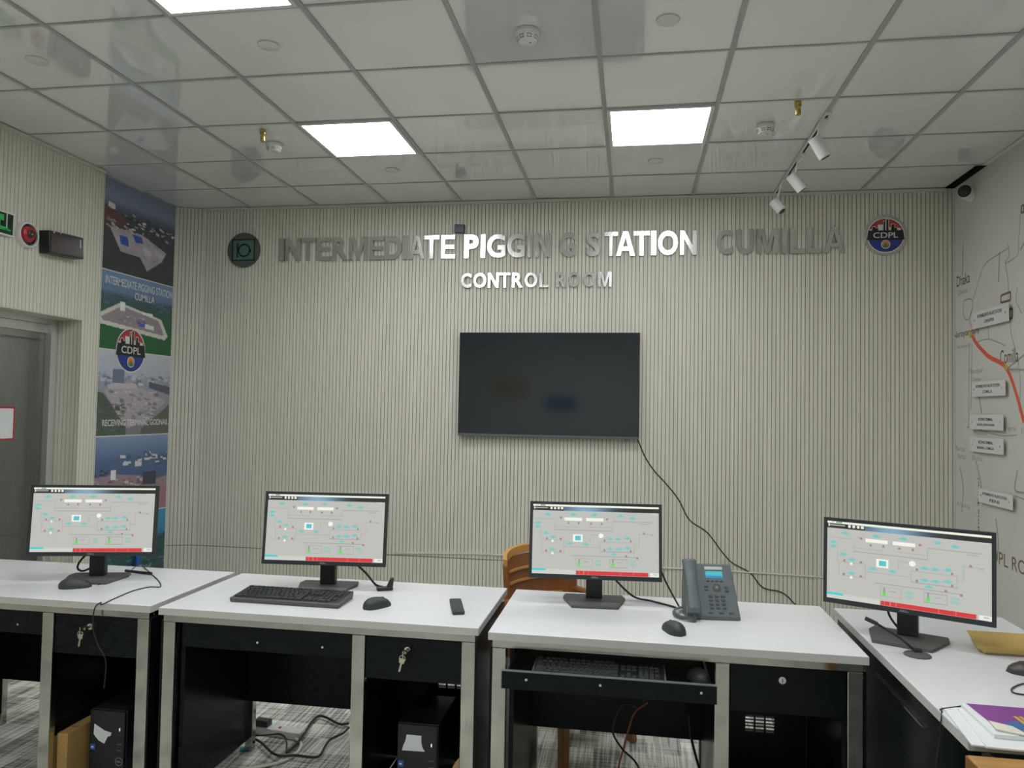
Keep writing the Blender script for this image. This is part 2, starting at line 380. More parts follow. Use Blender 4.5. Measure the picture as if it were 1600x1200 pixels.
# ceiling fittings
for (c, k, lb) in ((4, 0, 'flat round cover plate between the right light panel and the back wall'), (1, 0, 'flat round cover plate between the left light panel and the back wall'),
                   (1, 3, 'flat round white cover plate behind the top-edge light panel'), (-1, 3, 'flat round white cover plate nearest the left wall'), (4, 3, 'flat round white cover plate at the top of the photo right of centre')):
    t = MB().lathe([(.0, 0), (.045, 0), (.05, .004), (.05, .008)], (0, 0, 0)).build('sprinkler_cover', whitepl, smooth=True)
    t.location = (GX0+G*(c+.5), GY0-G*(k+.5), H-.006); tag(t, lb, 'sprinkler cover', 'round cover plates on the ceiling tiles')
def smoke(x, y, lb):
    t = thing('smoke_detector', lb, 'smoke detector', (x, y, H), 0, 'smoke detectors on the ceiling')
    MB().lathe([(.052, 0), (.052, -.014), (.048, -.018)], n=32).build('base', whitepl, t, smooth=True)
    MB().lathe([(.048, -.018), (.047, -.034), (.038, -.048), (.02, -.052), (.0, -.053)], n=32).build('housing', whitepl, t, smooth=True)
    for i in range(8):
        a = i*PI/4+.3; o = MB()
        for z in (-.031, -.036, -.041):
            rr = .0475-.0012*((-z-.031)/.001*.4)
            o.box(-.011, .011, rr-.004, rr, z-.0012, z+.0012)
        v = o.build('vent', prb, t); v.rotation_euler = (0, 0, a)
    MB().lathe([(.004, -.0525), (.003, -.0545), (0, -.055)], (.012, -.006, 0)).build('indicator', prb, t)
smoke(GX0+G*3.5, GY0-G*3.5+.02, 'round white smoke detector at the top centre of the photo')
smoke(-2.26, 4.40, 'round white smoke detector left of the left light panel, behind a brass sprinkler')
smoke(.728, 4.42, 'round white smoke detector right of the right light panel')
def sprinkler(x, y, lb):
    t = thing('fire_sprinkler', lb, 'sprinkler', (x, y, H), 0, 'brass fittings under the ceiling')
    MB().lathe([(.018, 0), (.018, -.02), (.0165, -.026)], n=16).build('collar', brass, t, smooth=True)
    MB().lathe([(.0145, -.026), (.0145, -.068), (.0125, -.072), (.0, -.072)], n=16).build('body', brass, t, smooth=True)
p = onz(411, 203, H); sprinkler(p.x, p.y, 'shiny brass fitting on the ceiling left of the left light panel')
p = onz(1247, 159, H); sprinkler(p.x, p.y, 'dull brass fitting on the ceiling right of the right light panel')

# track with three spots
t = thing('lighting_track', 'narrow ceiling track carrying the white spotlights', 'lighting track', (1.03, 0, H))
MB().box(-.017, .017, 4.25, YB-.02, -.012, -.002).build('rail', whitepl, t)
MB().box(-.006, .006, 4.28, YB-.04, -.0135, -.012).build('slot', dark_void, t)
def spot(y, a, b, stem, lb, ya=0.0):
    A = ony(*a, y); B = ony(*b, y); B.y -= ya
    top = Vector((1.03, y, H-.0135)); t = thing('track_spotlight', lb, 'spotlight', top, 0, 'white spotlights on the ceiling track')
    d = (B-A).normalized(); mid = A.lerp(B, .30)
    MB().box(-.014, .014, -.045, .045, -.014, 0).build('adapter', whitepl, t, bevel=.002)
    S = ony(*stem, y)-top
    MB().tube([(0, 0, -.01), (S.x*.6, 0, S.z*.5), (mid-top)], .007, smooth=5).build('stem', whitepl, t, smooth=True)
    bd = thing_part = MB().cyl(A-top, B-top, .035, n=28).build('housing', whitepl, t, smooth=True, bevel=.002)
    MB().cyl(B-top-d*.004, B-top+d*.0015, .025, n=24).build('lens', blk, t)
spot(4.36, (1272, 216), (1290, 246), (1276, 205), 'white cylinder spotlight nearest the camera on the ceiling track')
spot(4.92, (1236, 274), (1254, 297), (1243, 262), 'white cylinder spotlight in the middle of the ceiling track')
spot(5.36, (1209, 315), (1221, 332), (1214, 303), 'white cylinder spotlight nearest the back wall, its dark opening showing', .03)

# security camera in the right corner
t = thing('security_camera', 'white security camera with black lens in the upper right corner', 'camera', (XR, 5.50, 3.03))
MB().lathe([(.055, 0), (.055, -.02), (.048, -.03)], axis='x').build('base', whitepl, t, smooth=True)
MB().cyl((-.025, 0, 0), (-.075, -.065, 0), .047, .046, n=28).build('housing', whitepl, t, smooth=True, bevel=.003)
mbx = MB(); ax = Vector((-.05, -.065, 0)).normalized(); c0 = Vector((-.075, -.065, 0))
rr = []; e1 = ax.orthogonal().normalized(); e2 = ax.cross(e1)
for i in range(7):
    th = i/6*PI/2*.98; rr.append([c0+ax*(.022*math.sin(th))+(e1*math.cos(q)+e2*math.sin(q))*.042*math.cos(th) for q in [2*PI*j/28 for j in range(28)]])
mbx.rings(rr).build('lens', blk, t, smooth=True)
t = MB().box(-.04, .04, 0, .03, -.034, .034).build('wall_sensor', navy, bevel=.004); p = ony(717.5, 357, YB-.03); t.location = (p.x, YB-.031, p.z); t.rotation_euler = (0, .05, 0)
tag(t, 'tiny dark blue box on the back wall above the heading', 'sensor')

# ---------------------------------------------------------------- heading letters
def letter_row(seq, ztop_b, zbot_b, wordlabels, row, group):
    y = YB-.001
    for (ch, u0, u1), lb in zip(seq, wordlabels):
        vm = (ztop_b+zbot_b)/2
        xa = ony(u0, 400, YB-.02).x; xb = ony(u1, 400, YB-.02).x; w = xb-xa
        mb = MB(); hh = ztop_b-zbot_b
        if gpoly(ch):
            for pg in gpoly(ch): mb.prism([((px-.5)*w, pz*hh) for px, pz in pg], -.022, -.002, lambda p, q: (p[0], q, p[1]))
        else: text_into(mb, ch, w, hh, lambda a, b, d: (a-w/2, -.012+d*1.0, b), 0, bold=.035 if ch in 'DPRUC' else .028, ext=.1, depth=.010)
        o = mb.build('sign_letter', letter_m); o.location = (xa+w/2, y, zbot_b); tag(o, lb, 'sign letter', group)
ordn = ['first', 'second', 'third', 'fourth', 'fifth', 'sixth', 'seventh', 'eighth', 'ninth', 'tenth', 'eleventh', 'twelfth']
def labs(word, row, extra):
    return ['metal letter %s, %s letter of %s in the %s on the wall' % (c, ordn[i], word, row) for i, c in enumerate(word)]
R1 = [('I', 436.7, 443.4), ('N', 445.6, 469.2), ('T', 470.3, 492.6), ('E', 494.5, 517.3), ('R', 520, 543.1), ('M', 545, 574), ('E', 576.4, 599.5), ('D', 602, 627), ('I', 629.6, 636.4), ('A', 639, 663.2), ('T', 662, 686), ('E', 689.3, 711),
      ('P', 725, 747.5), ('I', 751, 758), ('G', 761, 789.5), ('G', 792, 820), ('I', 824, 829), ('N', 836, 859), ('G', 873.7, 899), ('S', 915.5, 937), ('T', 943.7, 965), ('A', 962.5, 992), ('T', 990, 1015), ('I', 1017.5, 1025), ('O', 1028, 1059), ('N', 1062.5, 1088.7),
      ('C', 1119.5, 1145), ('U', 1150.5, 1177.5), ('M', 1182.5, 1216), ('I', 1221.5, 1229), ('L', 1234.2, 1257.5), ('L', 1261.5, 1284), ('A', 1287.5, 1319.6)]
letter_row(R1, 2.884, 2.697, labs('INTERMEDIATE', 'upper row', 0)+labs('PIGGING', 'upper row', 0)+labs('STATION', 'upper row', 0)+labs('CUMILLA', 'upper row', 0), 0, 'metal letters of the upper heading row')
R2 = [('C', 721, 737.5), ('O', 740.5, 760.7), ('N', 763, 780), ('T', 781, 798), ('R', 800.7, 817.5), ('O', 820.5, 840), ('L', 843.7, 858), ('R', 870, 885), ('O', 888.7, 906), ('O', 912, 930), ('M', 935, 956)]
letter_row(R2, 2.578, 2.460, labs('CONTROL', 'lower row', 0)+labs('ROOM', 'lower row', 0), 1, 'metal letters of the lower heading row')

# ---------------------------------------------------------------- emblems
def disc(mb, cx, cy, r, fn, m, n=48, a0=0, a1=2*PI, d=0.0, ymin=None, ymax=None, inner=0.0):
    pts = []
    for i in range(n+1):
        a = a0+(a1-a0)*i/n; pts.append((cx+r*math.cos(a), cy+r*math.sin(a)))
    if inner:
        q = [(cx+inner*math.cos(a0+(a1-a0)*i/n), cy+inner*math.sin(a0+(a1-a0)*i/n)) for i in range(n+1)]
        for i in range(n): mb.quad([fn(*pts[i], d), fn(*pts[i+1], d), fn(*q[i+1], d), fn(*q[i], d)], m)
        return
    if ymin is not None or ymax is not None:
        lo = -1e9 if ymin is None else ymin; hi = 1e9 if ymax is None else ymax
        pts = [(math.copysign(math.sqrt(max(r*r-(min(max(y, lo), hi)-cy)**2, 0)), x-cx)+cx if (y < lo or y > hi) else x, min(max(y, lo), hi)) for x, y in pts[:-1]]
    else: pts = pts[:-1]
    mb.quad([fn(x, y, d) for x, y in pts], m)
EM = [steel, prr, prw, prb, prblue, prgold, prgreen]
def emblem(mb, fn, R, ring_mat=0):      # company roundel: red sky, skyline, black band with CDPL, blue lower half, small gold and green disc
    r = R*.82
    disc(mb, 0, 0, r*1.06, fn, 2, d=.0004); disc(mb, 0, 0, r, fn, 3, d=.0008)
    disc(mb, 0, 0, r*.97, fn, 1, ymin=r*.12, d=.0012); disc(mb, 0, 0, r*.97, fn, 4, ymax=-r*.28, d=.0012)
    bars = [(-.88, -.74, .36), (-.74, -.60, .52), (-.60, -.44, .42), (-.42, -.12, .62), (-.10, -.02, .86), (.04, .16, .95), (.20, .34, .46), (.34, .48, .66), (.50, .62, .44), (.62, .82, .40)]
    for i, (a, b, h) in enumerate(bars):
        h2 = min(h, math.sqrt(max(1-max(abs(a), abs(b))**2, 0))*.95)
        for mm, g, dd in ((2, .03, .0016), (3, 0, .002)):
            if mm == 2 or i % 3: mb.quad([fn((a-g)*r, .1*r, dd), fn((b+g)*r, .1*r, dd), fn((b+g)*r, (h2+g)*r, dd), fn((a-g)*r, (h2+g)*r, dd)], mm)
    mb.quad([fn(-1.06*r, -.28*r, .0024), fn(1.06*r, -.28*r, .0024), fn(.98*r, .30*r, .0024), fn(-.98*r, .30*r, .0024)], 3)
    w = 1.4*r; text_into(mb, 'CDPL', w, .34*r, lambda a, b, d: fn(a-w/2, b-.16*r, .003), 2, bold=.01)
    disc(mb, 0, -.55*r, .26*r, fn, 2, d=.0028); disc(mb, 0, -.55*r, .22*r, fn, 5, d=.0032); disc(mb, 0, -.55*r, .22*r, fn, 6, ymax=-.6*r, d=.0036); disc(mb, 0, -.55*r, .07*r, fn, 1, d=.004)
def roundel(u, v, R, lb, name, dark=False):
    c = ony(u, v, YB-.02); t = thing(name, lb, 'emblem', (c.x, YB-.001, c.z))
    MB().lathe([(R, -.001), (R, -.012), (R*.985, -.014), (0, -.014)], axis='y', n=56).build('backing_disc', [emb_dark if dark else letter_m], t, smooth=False)
    fn = lambda x, y, d: (x, -.0145-d, y); mb = MB()
    if not dark: emblem(mb, fn, R); mb.build('face', EM, t)
    else:
        disc(mb, 0, 0, R*.97, fn, 0, d=.0002)
        def frame(s, h, w, m, d):
            for q in ((-s, s, -h, -h+w), (-s, s, h-w, h), (-s, -s+w, -h, h), (s-w, s, -h, h)): mb.quad([fn(q[0], q[2], d), fn(q[1], q[2], d), fn(q[1], q[3], d), fn(q[0], q[3], d)], m)
        mb.quad([fn(-R*.62, -R*.55, .0006), fn(R*.62, -R*.55, .0006), fn(R*.62, R*.55, .0006), fn(-R*.62, R*.55, .0006)], 1)
        frame(R*.70, R*.62, R*.06, 2, .001)
        disc(mb, R*.05, -R*.02, R*.38, fn, 2, inner=R*.30, d=.0012); mb.quad([fn(-R*.40, -R*.42, .0012), fn(-R*.32, -R*.42, .0012), fn(-R*.32, R*.40, .0012), fn(-R*.40, R*.40, .0012)], 2)
        mb.quad([fn(R*.32, -R*.12, .0012), fn(R*.46, -R*.12, .0012), fn(R*.46, R*.0, .0012), fn(R*.36, R*.0, .0012)], 2)
        mb.build('face', [emb_dark, emb_teal, exit_k], t)
roundel(380, 390.5, .146, 'round dark green emblem with a square outline at the left of the heading', 'wall_emblem', True)
roundel(1384, 367.5, .148, 'round red, black and blue emblem reading CDPL at the right of the heading', 'wall_emblem')

# ---------------------------------------------------------------- television and wires on the back wall
t = thing('television', 'large switched-off black television on the back wall', 'television', (-.652, YB-.06, 1.302+.0))
W2, HT = .697, .802
MB().box(-W2, W2, 0, .03, .0, HT).build('housing', blk, t, bevel=.003)
MB().box(-W2+.006, W2-.006, -.0015, .001, .018, HT-.005).build('screen', tvglass, t)
MB().box(-W2, W2, -.003, .02, -.004, .014).build('lower_bezel', grey_pl, t, bevel=.002)
MB().box(-.25, .25, .03, .058, .15, .60).build('wall_bracket', blk2, t)
for x in (-.62, .585): MB().box(x, x+.04, -.001, .018, -.014, -.004).build('foot_mount', grey_pl, t, bevel=.003)
def cable(name, pts, r, m, lb, cat='cable', smooth=6, group=None, n=8):
    o = MB().tube(pts, r, smooth=smooth, n=n).build(name, m, smooth=True); return tag(o, lb, cat, group)
tvp = [(994, 680), (1007, 712), (1022, 735), (1040, 755), (1060, 780), (1077, 812), (1105, 832), (1128, 862), (1145, 880), (1172, 895), (1192, 918), (1222, 926), (1243, 945), (1262, 968)]
tvo = Vector((-.652, YB-.06, 1.302)); MB().tube([ony(u, v, YB-.006)-tvo for u, v in tvp]+[Vector((1.34, 5.79, .012))-tvo], .004).build('power_cord', black_cable, t, smooth=True)
cable('wall_cable', [(-1.85, YB-.005, .352), (-1.2, YB-.005, .378), (-.75, YB-.005, .37), (-.2, YB-.005, .352), (.24, YB-.005, .341), (.45, YB-.005, .343), (.99, YB-.005, .338), (1.45, YB-.005, .33)], .0065, white_cable, 'pale cable stretched level along the back wall behind the desks')

# ---------------------------------------------------------------- painted prints
def fbm(h, w, k, seed):
    r = np.random.default_rng(seed); out = np.zeros((h, w)); amp = 1; tot = 0
    for o in range(4):
        n = k*2**o; g = r.random((n+2, n+2)); y = np.linspace(0, n, h); x = np.linspace(0, n, w)
        yi = y.astype(int); xi = x.astype(int); fy = (y-yi)[:, None]; fx = (x-xi)[None]
        v = (g[yi][:, xi]*(1-fy)*(1-fx)+g[yi+1][:, xi]*fy*(1-fx)+g[yi][:, xi+1]*(1-fy)*fx+g[yi+1][:, xi+1]*fy*fx)
        out += v*amp; tot += amp; amp *= .55
    return out/tot
def s2l(c): return np.array([(x/255/12.92 if x/255 <= .04045 else ((x/255+.055)/1.055)**2.4) for x in c])
def polyfill(img, pts, col, a=1.0):
    h, w, _ = img.shape; Y, X = np.mgrid[0:h, 0:w]; X = (X+.5)/w; Y = (Y+.5)/h; ins = np.zeros((h, w), bool); n = len(pts)
    for i in range(n):
        x1, y1 = pts[i]; x2, y2 = pts[(i+1) % n]
        if y1 == y2: continue
        c = ((y1 > Y) != (y2 > Y)) & (X < (x2-x1)*(Y-y1)/(y2-y1)+x1); ins ^= c
    img[ins] = img[ins]*(1-a)+s2l(col)*a
def vgrad(h, w, stops):
    y = np.linspace(0, 1, h); ps = [s[0] for s in stops]; cs = np.array([s2l(s[1]) for s in stops])
    return np.stack([np.interp(y, ps, cs[:, i]) for i in range(3)], -1)[:, None, :].repeat(w, 1)
def speck(img, y0, y1, x0, x1, n, cols, sz, seed):
    r = random.Random(seed)
    for _ in range(n):
        x = r.uniform(x0, x1); y = r.uniform(y0, y1); a = r.uniform(.4, 1)*sz; b = a*r.uniform(.3, .8); polyfill(img, [(x, y), (x+a, y+b*.3), (x+a, y+b), (x, y+b)], r.choice(cols))
PHh, PHw = 110, 150
def photo(i):
    if i == 0:
        im = vgrad(PHh, PHw, [(0, (112, 122, 146)), (.2, (120, 130, 152)), (.3, (84, 92, 108)), (.36, (66, 70, 78)), (1, (58, 62, 60))])
        speck(im, .3, .5, 0, 1, 60, [(50, 56, 56), (80, 84, 92), (150, 150, 150), (44, 58, 50)], .05, 1)
        polyfill(im, [(.08, .30), (.34, .36), (.34, .50), (.08, .48)], (92, 66, 66)); polyfill(im, [(.12, .26), (.2, .27), (.2, .33), (.12, .32)], (190, 190, 185))
        speck(im, .42, .52, 0, .45, 26, [(205, 200, 195), (180, 175, 172), (150, 130, 125)], .05, 2); speck(im, .34, .42, .42, .95, 14, [(200, 205, 210), (170, 175, 180)], .05, 3)
        polyfill(im, [(.14, .52), (.55, .50), (.88, .62), (.82, .74), (.62, .90), (.52, .76), (.28, .76)], (158, 152, 156)); polyfill(im, [(.26, .58), (.36, .58), (.38, .68), (.28, .68)], (52, 82, 150)); polyfill(im, [(.42, .53), (.54, .53), (.56, .60), (.46, .61)], (58, 84, 160))
        polyfill(im, [(.56, .62), (.68, .66), (.66, .78), (.58, .72)], (178, 172, 176)); polyfill(im, [(.72, .60), (.86, .66), (.80, .72), (.72, .68)], (175, 172, 176))
        im[int(.5*PHh):] *= .0+np.clip(.75+.5*fbm(PHh, PHw, 12, 5)[int(.5*PHh):, :, None], 0, 2)
    elif i == 1:
        im = vgrad(PHh, PHw, [(0, (108, 132, 168)), (.24, (96, 116, 148)), (.3, (70, 88, 104)), (.42, (52, 84, 76)), (.5, (48, 92, 66)), (1, (26, 88, 50))])
        speck(im, .26, .42, 0, 1, 70, [(58, 78, 82), (50, 74, 64), (84, 98, 112)], .06, 4)
        polyfill(im, [(.0, .60), (.30, .38), (.84, .50), (.94, .72), (.90, .78), (.0, .68)], (192, 190, 184)); polyfill(im, [(.08, .60), (.32, .42), (.80, .52), (.88, .70), (.86, .72), (.1, .64)], (138, 128, 134))
        polyfill(im, [(.30, .36), (.36, .36), (.36, .48), (.30, .48)], (212, 214, 210)); polyfill(im, [(.58, .44), (.72, .45), (.72, .49), (.58, .48)], (206, 208, 206)); polyfill(im, [(.50, .56), (.62, .56), (.64, .64), (.54, .65)], (52, 92, 168)); polyfill(im, [(.62, .60), (.74, .61), (.74, .67), (.62, .66)], (200, 200, 198))
        speck(im, .50, .64, .25, .6, 26, [(150, 112, 108), (120, 112, 118), (170, 165, 166)], .04, 6)
    elif i == 2:
        im = vgrad(PHh, PHw, [(0, (176, 180, 188)), (.24, (165, 170, 182)), (.36, (140, 146, 160)), (1, (118, 112, 120))])
        speck(im, .24, .40, 0, 1, 70, [(128, 136, 156), (110, 116, 134), (176, 178, 186)], .07, 7); polyfill(im, [(.24, .22), (.38, .22), (.38, .38), (.24, .38)], (98, 108, 128))
        polyfill(im, [(.18, .40), (.52, .37), (.56, .45), (.2, .48)], (176, 168, 172)); polyfill(im, [(.14, .46), (.6, .43), (.96, .58), (.62, .86), (.42, .92)], (160, 150, 156))
        speck(im, .46, .78, .2, .8, 110, [(136, 126, 134), (178, 170, 176), (112, 110, 116), (150, 160, 158)], .06, 8); polyfill(im, [(.7, .34), (1, .40), (1, .50), (.7, .42)], (84, 86, 100))
        polyfill(im, [(0, .48), (.14, .5), (.42, .9), (.42, 1), (0, 1)], (74, 86, 78)); polyfill(im, [(1, .62), (1, 1), (.6, 1), (.62, .92)], (90, 92, 84)); speck(im, .6, 1, 0, .4, 50, [(60, 74, 64), (92, 100, 94)], .06, 9)
    elif i == 3:
        im = vgrad(PHh, PHw, [(0, (124, 140, 170)), (.2, (96, 116, 152)), (.3, (78, 96, 130)), (.5, (72, 92, 130)), (.56, (80, 92, 116)), (1, (128, 102, 114))])
        speck(im, .2, .36, .25, 1, 50, [(66, 82, 112), (84, 98, 122), (190, 190, 190)], .09, 10); speck(im, .38, .5, 0, .3, 14, [(52, 56, 66), (70, 70, 80)], .05, 11)
        polyfill(im, [(.0, .50), (.3, .47), (.62, .52), (.7, .62), (1, .56), (1, 1), (0, 1)], (140, 120, 128)); speck(im, .52, .9, 0, .7, 110, [(160, 146, 150), (112, 98, 104), (92, 84, 90), (178, 168, 170)], .06, 12)
        polyfill(im, [(.66, .48), (.84, .48), (.84, .66), (.66, .64)], (60, 62, 76)); polyfill(im, [(.26, .42), (.32, .42), (.32, .54), (.26, .54)], (206, 210, 212)); polyfill(im, [(.7, .74), (1, .7), (1, 1), (.7, 1)], (146, 106, 118))
    else:
        im = vgrad(PHh, PHw, [(0, (56, 134, 172)), (.28, (50, 124, 160)), (.34, (34, 80, 92)), (.5, (40, 76, 78)), (.75, (48, 76, 74)), (1, (38, 66, 54))])
        speck(im, .3, .62, 0, 1, 60, [(44, 100, 100), (60, 108, 116), (34, 62, 60)], .09, 13); speck(im, .6, .85, .0, 1, 40, [(88, 116, 144), (120, 138, 150), (50, 80, 80)], .07, 14); polyfill(im, [(.3, 1), (.8, .68), (.82, .7), (.36, 1)], (110, 140, 140))
    return im*(.92+.16*fbm(im.shape[0], im.shape[1], 30, 20+i)[..., None])

BX = XL+.004
t = thing('wall_banner', 'tall printed banner of five aerial photographs left of the back corner', 'banner', (BX, 4.785, 0))
yL, yR_ = 0.0, 5.712-4.785
zb = [3.153, 2.474, 1.895, 1.258, .651, .02]
MB().box(-.003, 0, yL, yR_, .02, 3.153).build('backing', prw, t)
for i in range(5):
    z1, z0 = zb[i]-.004, zb[i+1]+.004
    pc = picture('picture', photo(i)*1.3, lambda u, v: (.001, yL+.006+u*(yR_-.012), z0+v*(z1-z0)), photo_m, t)
mb = MB(); fy = lambda y0, z0: (lambda a, b, d: (.0022, y0+a, z0+b))
def px_y(u, v): q = onx(u, v, BX); return q.y-4.785, q.z
y0, z0 = px_y(163, 430); text_into(mb, 'INTERMEDIATE PIGGING STATION', .80, .06, fy(.11, 2.375), 0, bold=.01); text_into(mb, 'CUMILLA', .24, .055, fy(.44, 2.300), 0, bold=.01); mb.build('caption', prw, t); mb = MB()
text_into(mb, 'RECEIVING TERMINAL, GODNAIL', .78, .055, fy(.13, 1.325), 0, bold=.015)
mb.build('caption', prw, t)
mb = MB(); emblem(mb, lambda x, y, d: (.003+d, .415+x, 1.905+y), .195); mb.build('emblem', EM, t)
cable('banner_lead', [(BX+.012, 5.33, .62), (BX+.012, 5.33, .52), (BX+.02, 5.31, .3), (BX+.02, 5.3, .05)], .004, black_cable, 'thin dark lead on the banner below a small blue plug', 'cable')
o = MB().box(0, .03, -.02, .02, -.035, .035).build('plug_adapter', cyan_pl, bevel=.004); p = onx(211, 876, BX); o.location = (BX+.001, p.y, p.z); tag(o, 'small blue plug on the banner behind the leftmost monitor', 'plug')

# ---------------------------------------------------------------- left wall fittings, doorway, corridor
t = thing('exit_sign', 'green exit sign in a white frame at the left edge', 'exit sign', (XS, 3.80, 2.49))
MB().box(0, .03, -.18, .18, 0, .143).build('frame', whitepl, t, bevel=.003)
MB().box(.03, .0315, -.172, .168, .010, .133).build('face', exit_k, t)
mb = MB()
for q in ((.02, .10, .085, .12), (.05, .075, .03, .085), (.035, .13, .03, .05), (.10, .15, .03, .042), (-.15, -.02, .04, .10)): mb.box(.0315, .0322, q[0], q[1], q[2], q[3])
mb.build('pictogram', exit_g, t); MB().box(.0315, .0324, .118, .124, .045, .133).build('divider', prw, t)
t = thing('fire_alarm_bell', 'round alarm bell with white rim and red centre on the left wall', 'alarm bell', (XS, 4.098, 2.536))
MB().lathe([(.082, 0), (.082, .02), (.076, .03), (.068, .03), (.066, .018), (0, .018)], axis='x', n=40).build('rim', whitepl, t, smooth=True)
MB().lathe([(.066, .019), (.055, .032), (.03, .042), (0, .045)], axis='x', n=36).build('gong', mat('gunmetal', (.10, .10, .10), .18, .9, noise=.05), t, smooth=True)
mb = MB(); mb.lathe([(.050, .030), (.046, .044), (.028, .050)], (0, -.015, 0), 'x', 32); mb.build('red_ring', red_m, t, smooth=True)
MB().lathe([(.027, .044), (.024, .056), (.012, .060), (0, .061)], (0, -.015, 0), 'x', 24).build('centre_cap', blk, t, smooth=True)
MB().lathe([(.007, .06), (.006, .064), (0, .065)], (0, -.015, 0), 'x', 12).build('screw', chrome, t, smooth=True)
t = thing('display_box', 'black rectangular display box on the left wall beside the round bell', 'display', (XS, 4.36, 2.455), rot=(.06, 0, 0))
MB().box(0, .075, -.15, .15, 0, .145).build('housing', blk, t, bevel=.004)
MB().box(.075, .078, -.14, .145, .008, .137).build('face', brownface, t)
for y, z, w, h in ((-.12, .132, .012, .008), (-.06, .135, .006, .012), (.115, .07, .006, .055)): MB().box(.078, .0786, y, y+w, z-.0, z+h).build('reflection_mark', prw, t)  # reflections on the face put in as small white marks

# door leaf with glass
XD = -3.95
t = struct(thing('door_1', 'x', 'x')); del t['label']; del t['category']; t.location = (XD, 0, 0)
MB().box(-.03, .03, DY1-.03, DY1-.001, 0, DZ-.001).box(-.03, .03, DY0+.001, DY0+.03, 0, DZ-.001).box(-.03, .03, DY0+.03, DY1-.03, DZ-.04, DZ-.001).build('door_frame', aluminium, t, bevel=.002)
MB().box(-.012, .045, DY1-.075, DY1-.031, 0, DZ-.041).box(-.012, .02, DY0+.031, DY0+.075, .0, DZ-.041).box(-.015, .02, DY0+.075, DY1-.075, DZ-.10, DZ-.041).box(-.015, .02, DY0+.075, DY1-.075, .01, .12).build('door_leaf', aluminium, t, bevel=.002)
MB().box(-.002, .004, DY0+.075, DY1-.075, .12, DZ-.10).build('door_pane', glass, t)
MB().tube([(.02, DY0+.12, .9), (.06, DY0+.12, .9), (.06, DY0+.12, 1.3), (.02, DY0+.12, 1.3)], .012, smooth=3).build('door_handle', chrome, t, smooth=True)
t = thing('notice_sheet', 'white notice with a red border stuck on the glass door', 'notice', (XD+.005, 4.14, 1.252))
MB().box(0, .0012, -.155, .155, 0, .215).build('border', red_m, t); MB().box(.0012, .0016, -.143, .143, .012, .203).build('sheet', paper, t)
# corridor behind the glass
struct(MB().box(-5.55, -5.45, 1.2, 7.2, 0, H).build('wall_corridor', corr_wall))
struct(MB().box(-5.45, -4.02, 7.1, 7.2, 0, H).build('wall_corridor_end', corr_wall))
struct(MB().box(-5.45, -4.02, 1.2, 1.3, 0, H).build('wall_corridor_near', corr_wall))
struct(MB().box(-5.45, -3.95, 1.3, 7.1, 2.7, 2.75).build('ceiling_corridor', corr_wall))
struct(MB().box(-4.02, -3.951, 4.7, 7.1, 0, H).build('wall_corridor_side', corr_wall))
struct(MB().box(-5.45, -5.435, 1.3, 7.1, 0, .12).build('baseboard_corridor', trim_m))
struct(MB().box(-5.45, -5.42, 5.3, 6.2, 0, 2.08).box(-5.42, -5.40, 5.24, 5.3, 0, 2.14).box(-5.42, -5.40, 6.2, 6.26, 0, 2.14).box(-5.42, -5.40, 5.24, 6.26, 2.08, 2.14).build('door_2', corr_dark))
t = thing('corridor_fill_light', 'lit panel added out of view to brighten the corridor behind the glass door', 'ceiling light', (-4.75, 5.3, 2.69))  # fill light added to brighten the corridor, itself out of view
MB().box(-.31, .31, -.31, .31, .0, .008).build('frame', lamp_frame, t); MB().box(-.29, .29, -.29, .29, -.004, 0).build('diffuser', mat('corridor_fill_glow', (.9, .9, .9), .5, emit=LAMP_COL, es=LAMP*.35, noise=.01), t)

# ---------------------------------------------------------------- right wall map
t = MB(); XM = XR-.003
t.box(XM, XR-.0005, 1.0, 5.772, .02, H-.10, 0)
fm = lambda y0, z0, ang=0: (lambda a, b, d: (XM-.0008, y0-(a*math.cos(ang)-b*math.sin(ang)), z0+a*math.sin(ang)+b*math.cos(ang)))
def mtext(s, u, v, h, m, w=None, ang=0, bold=0): q = onx(u, v, XM); text_into(t, s, w, h, fm(q.y, q.z, ang), m, bold=bold)
mtext('Dhaka', 1495, 449, .075, 1, .21); mtext('Narayanganj', 1490, 532, .06, 1, .40); mtext('Comilla', 1563, 569, .085, 1, .225); mtext('Chandpur', 1513, 587, .045, 2, .22)
for s, u, v, w in (('Dhaka', 1497, 462, .15), ('Narayanganj', 1496, 547, .2), ('Comilla', 1573, 584, .16), ('Chandpur', 1519, 598, .14), ('Noakhali', 1521, 679, .2), ('Feni', 1570, 673, .14), ('Barisal', 1494, 704, .15), ('Bhola', 1519, 719, .15), ('Barisal', 1497, 716, .12), ('Khulna', 1496, 790, .2), ('Feni', 1596, 678, .1)):
    mtext(s, u, v, .035, 2, w)
q = onx(1558, 881, XM); text_into(t, 'CDPL ROUTE MAP', 1.04, .082, fm(q.y+.165, q.z), 3, bold=.004)
mtext('Meghna River', 1531, 862, .028, 1, .50, ang=PI/2)
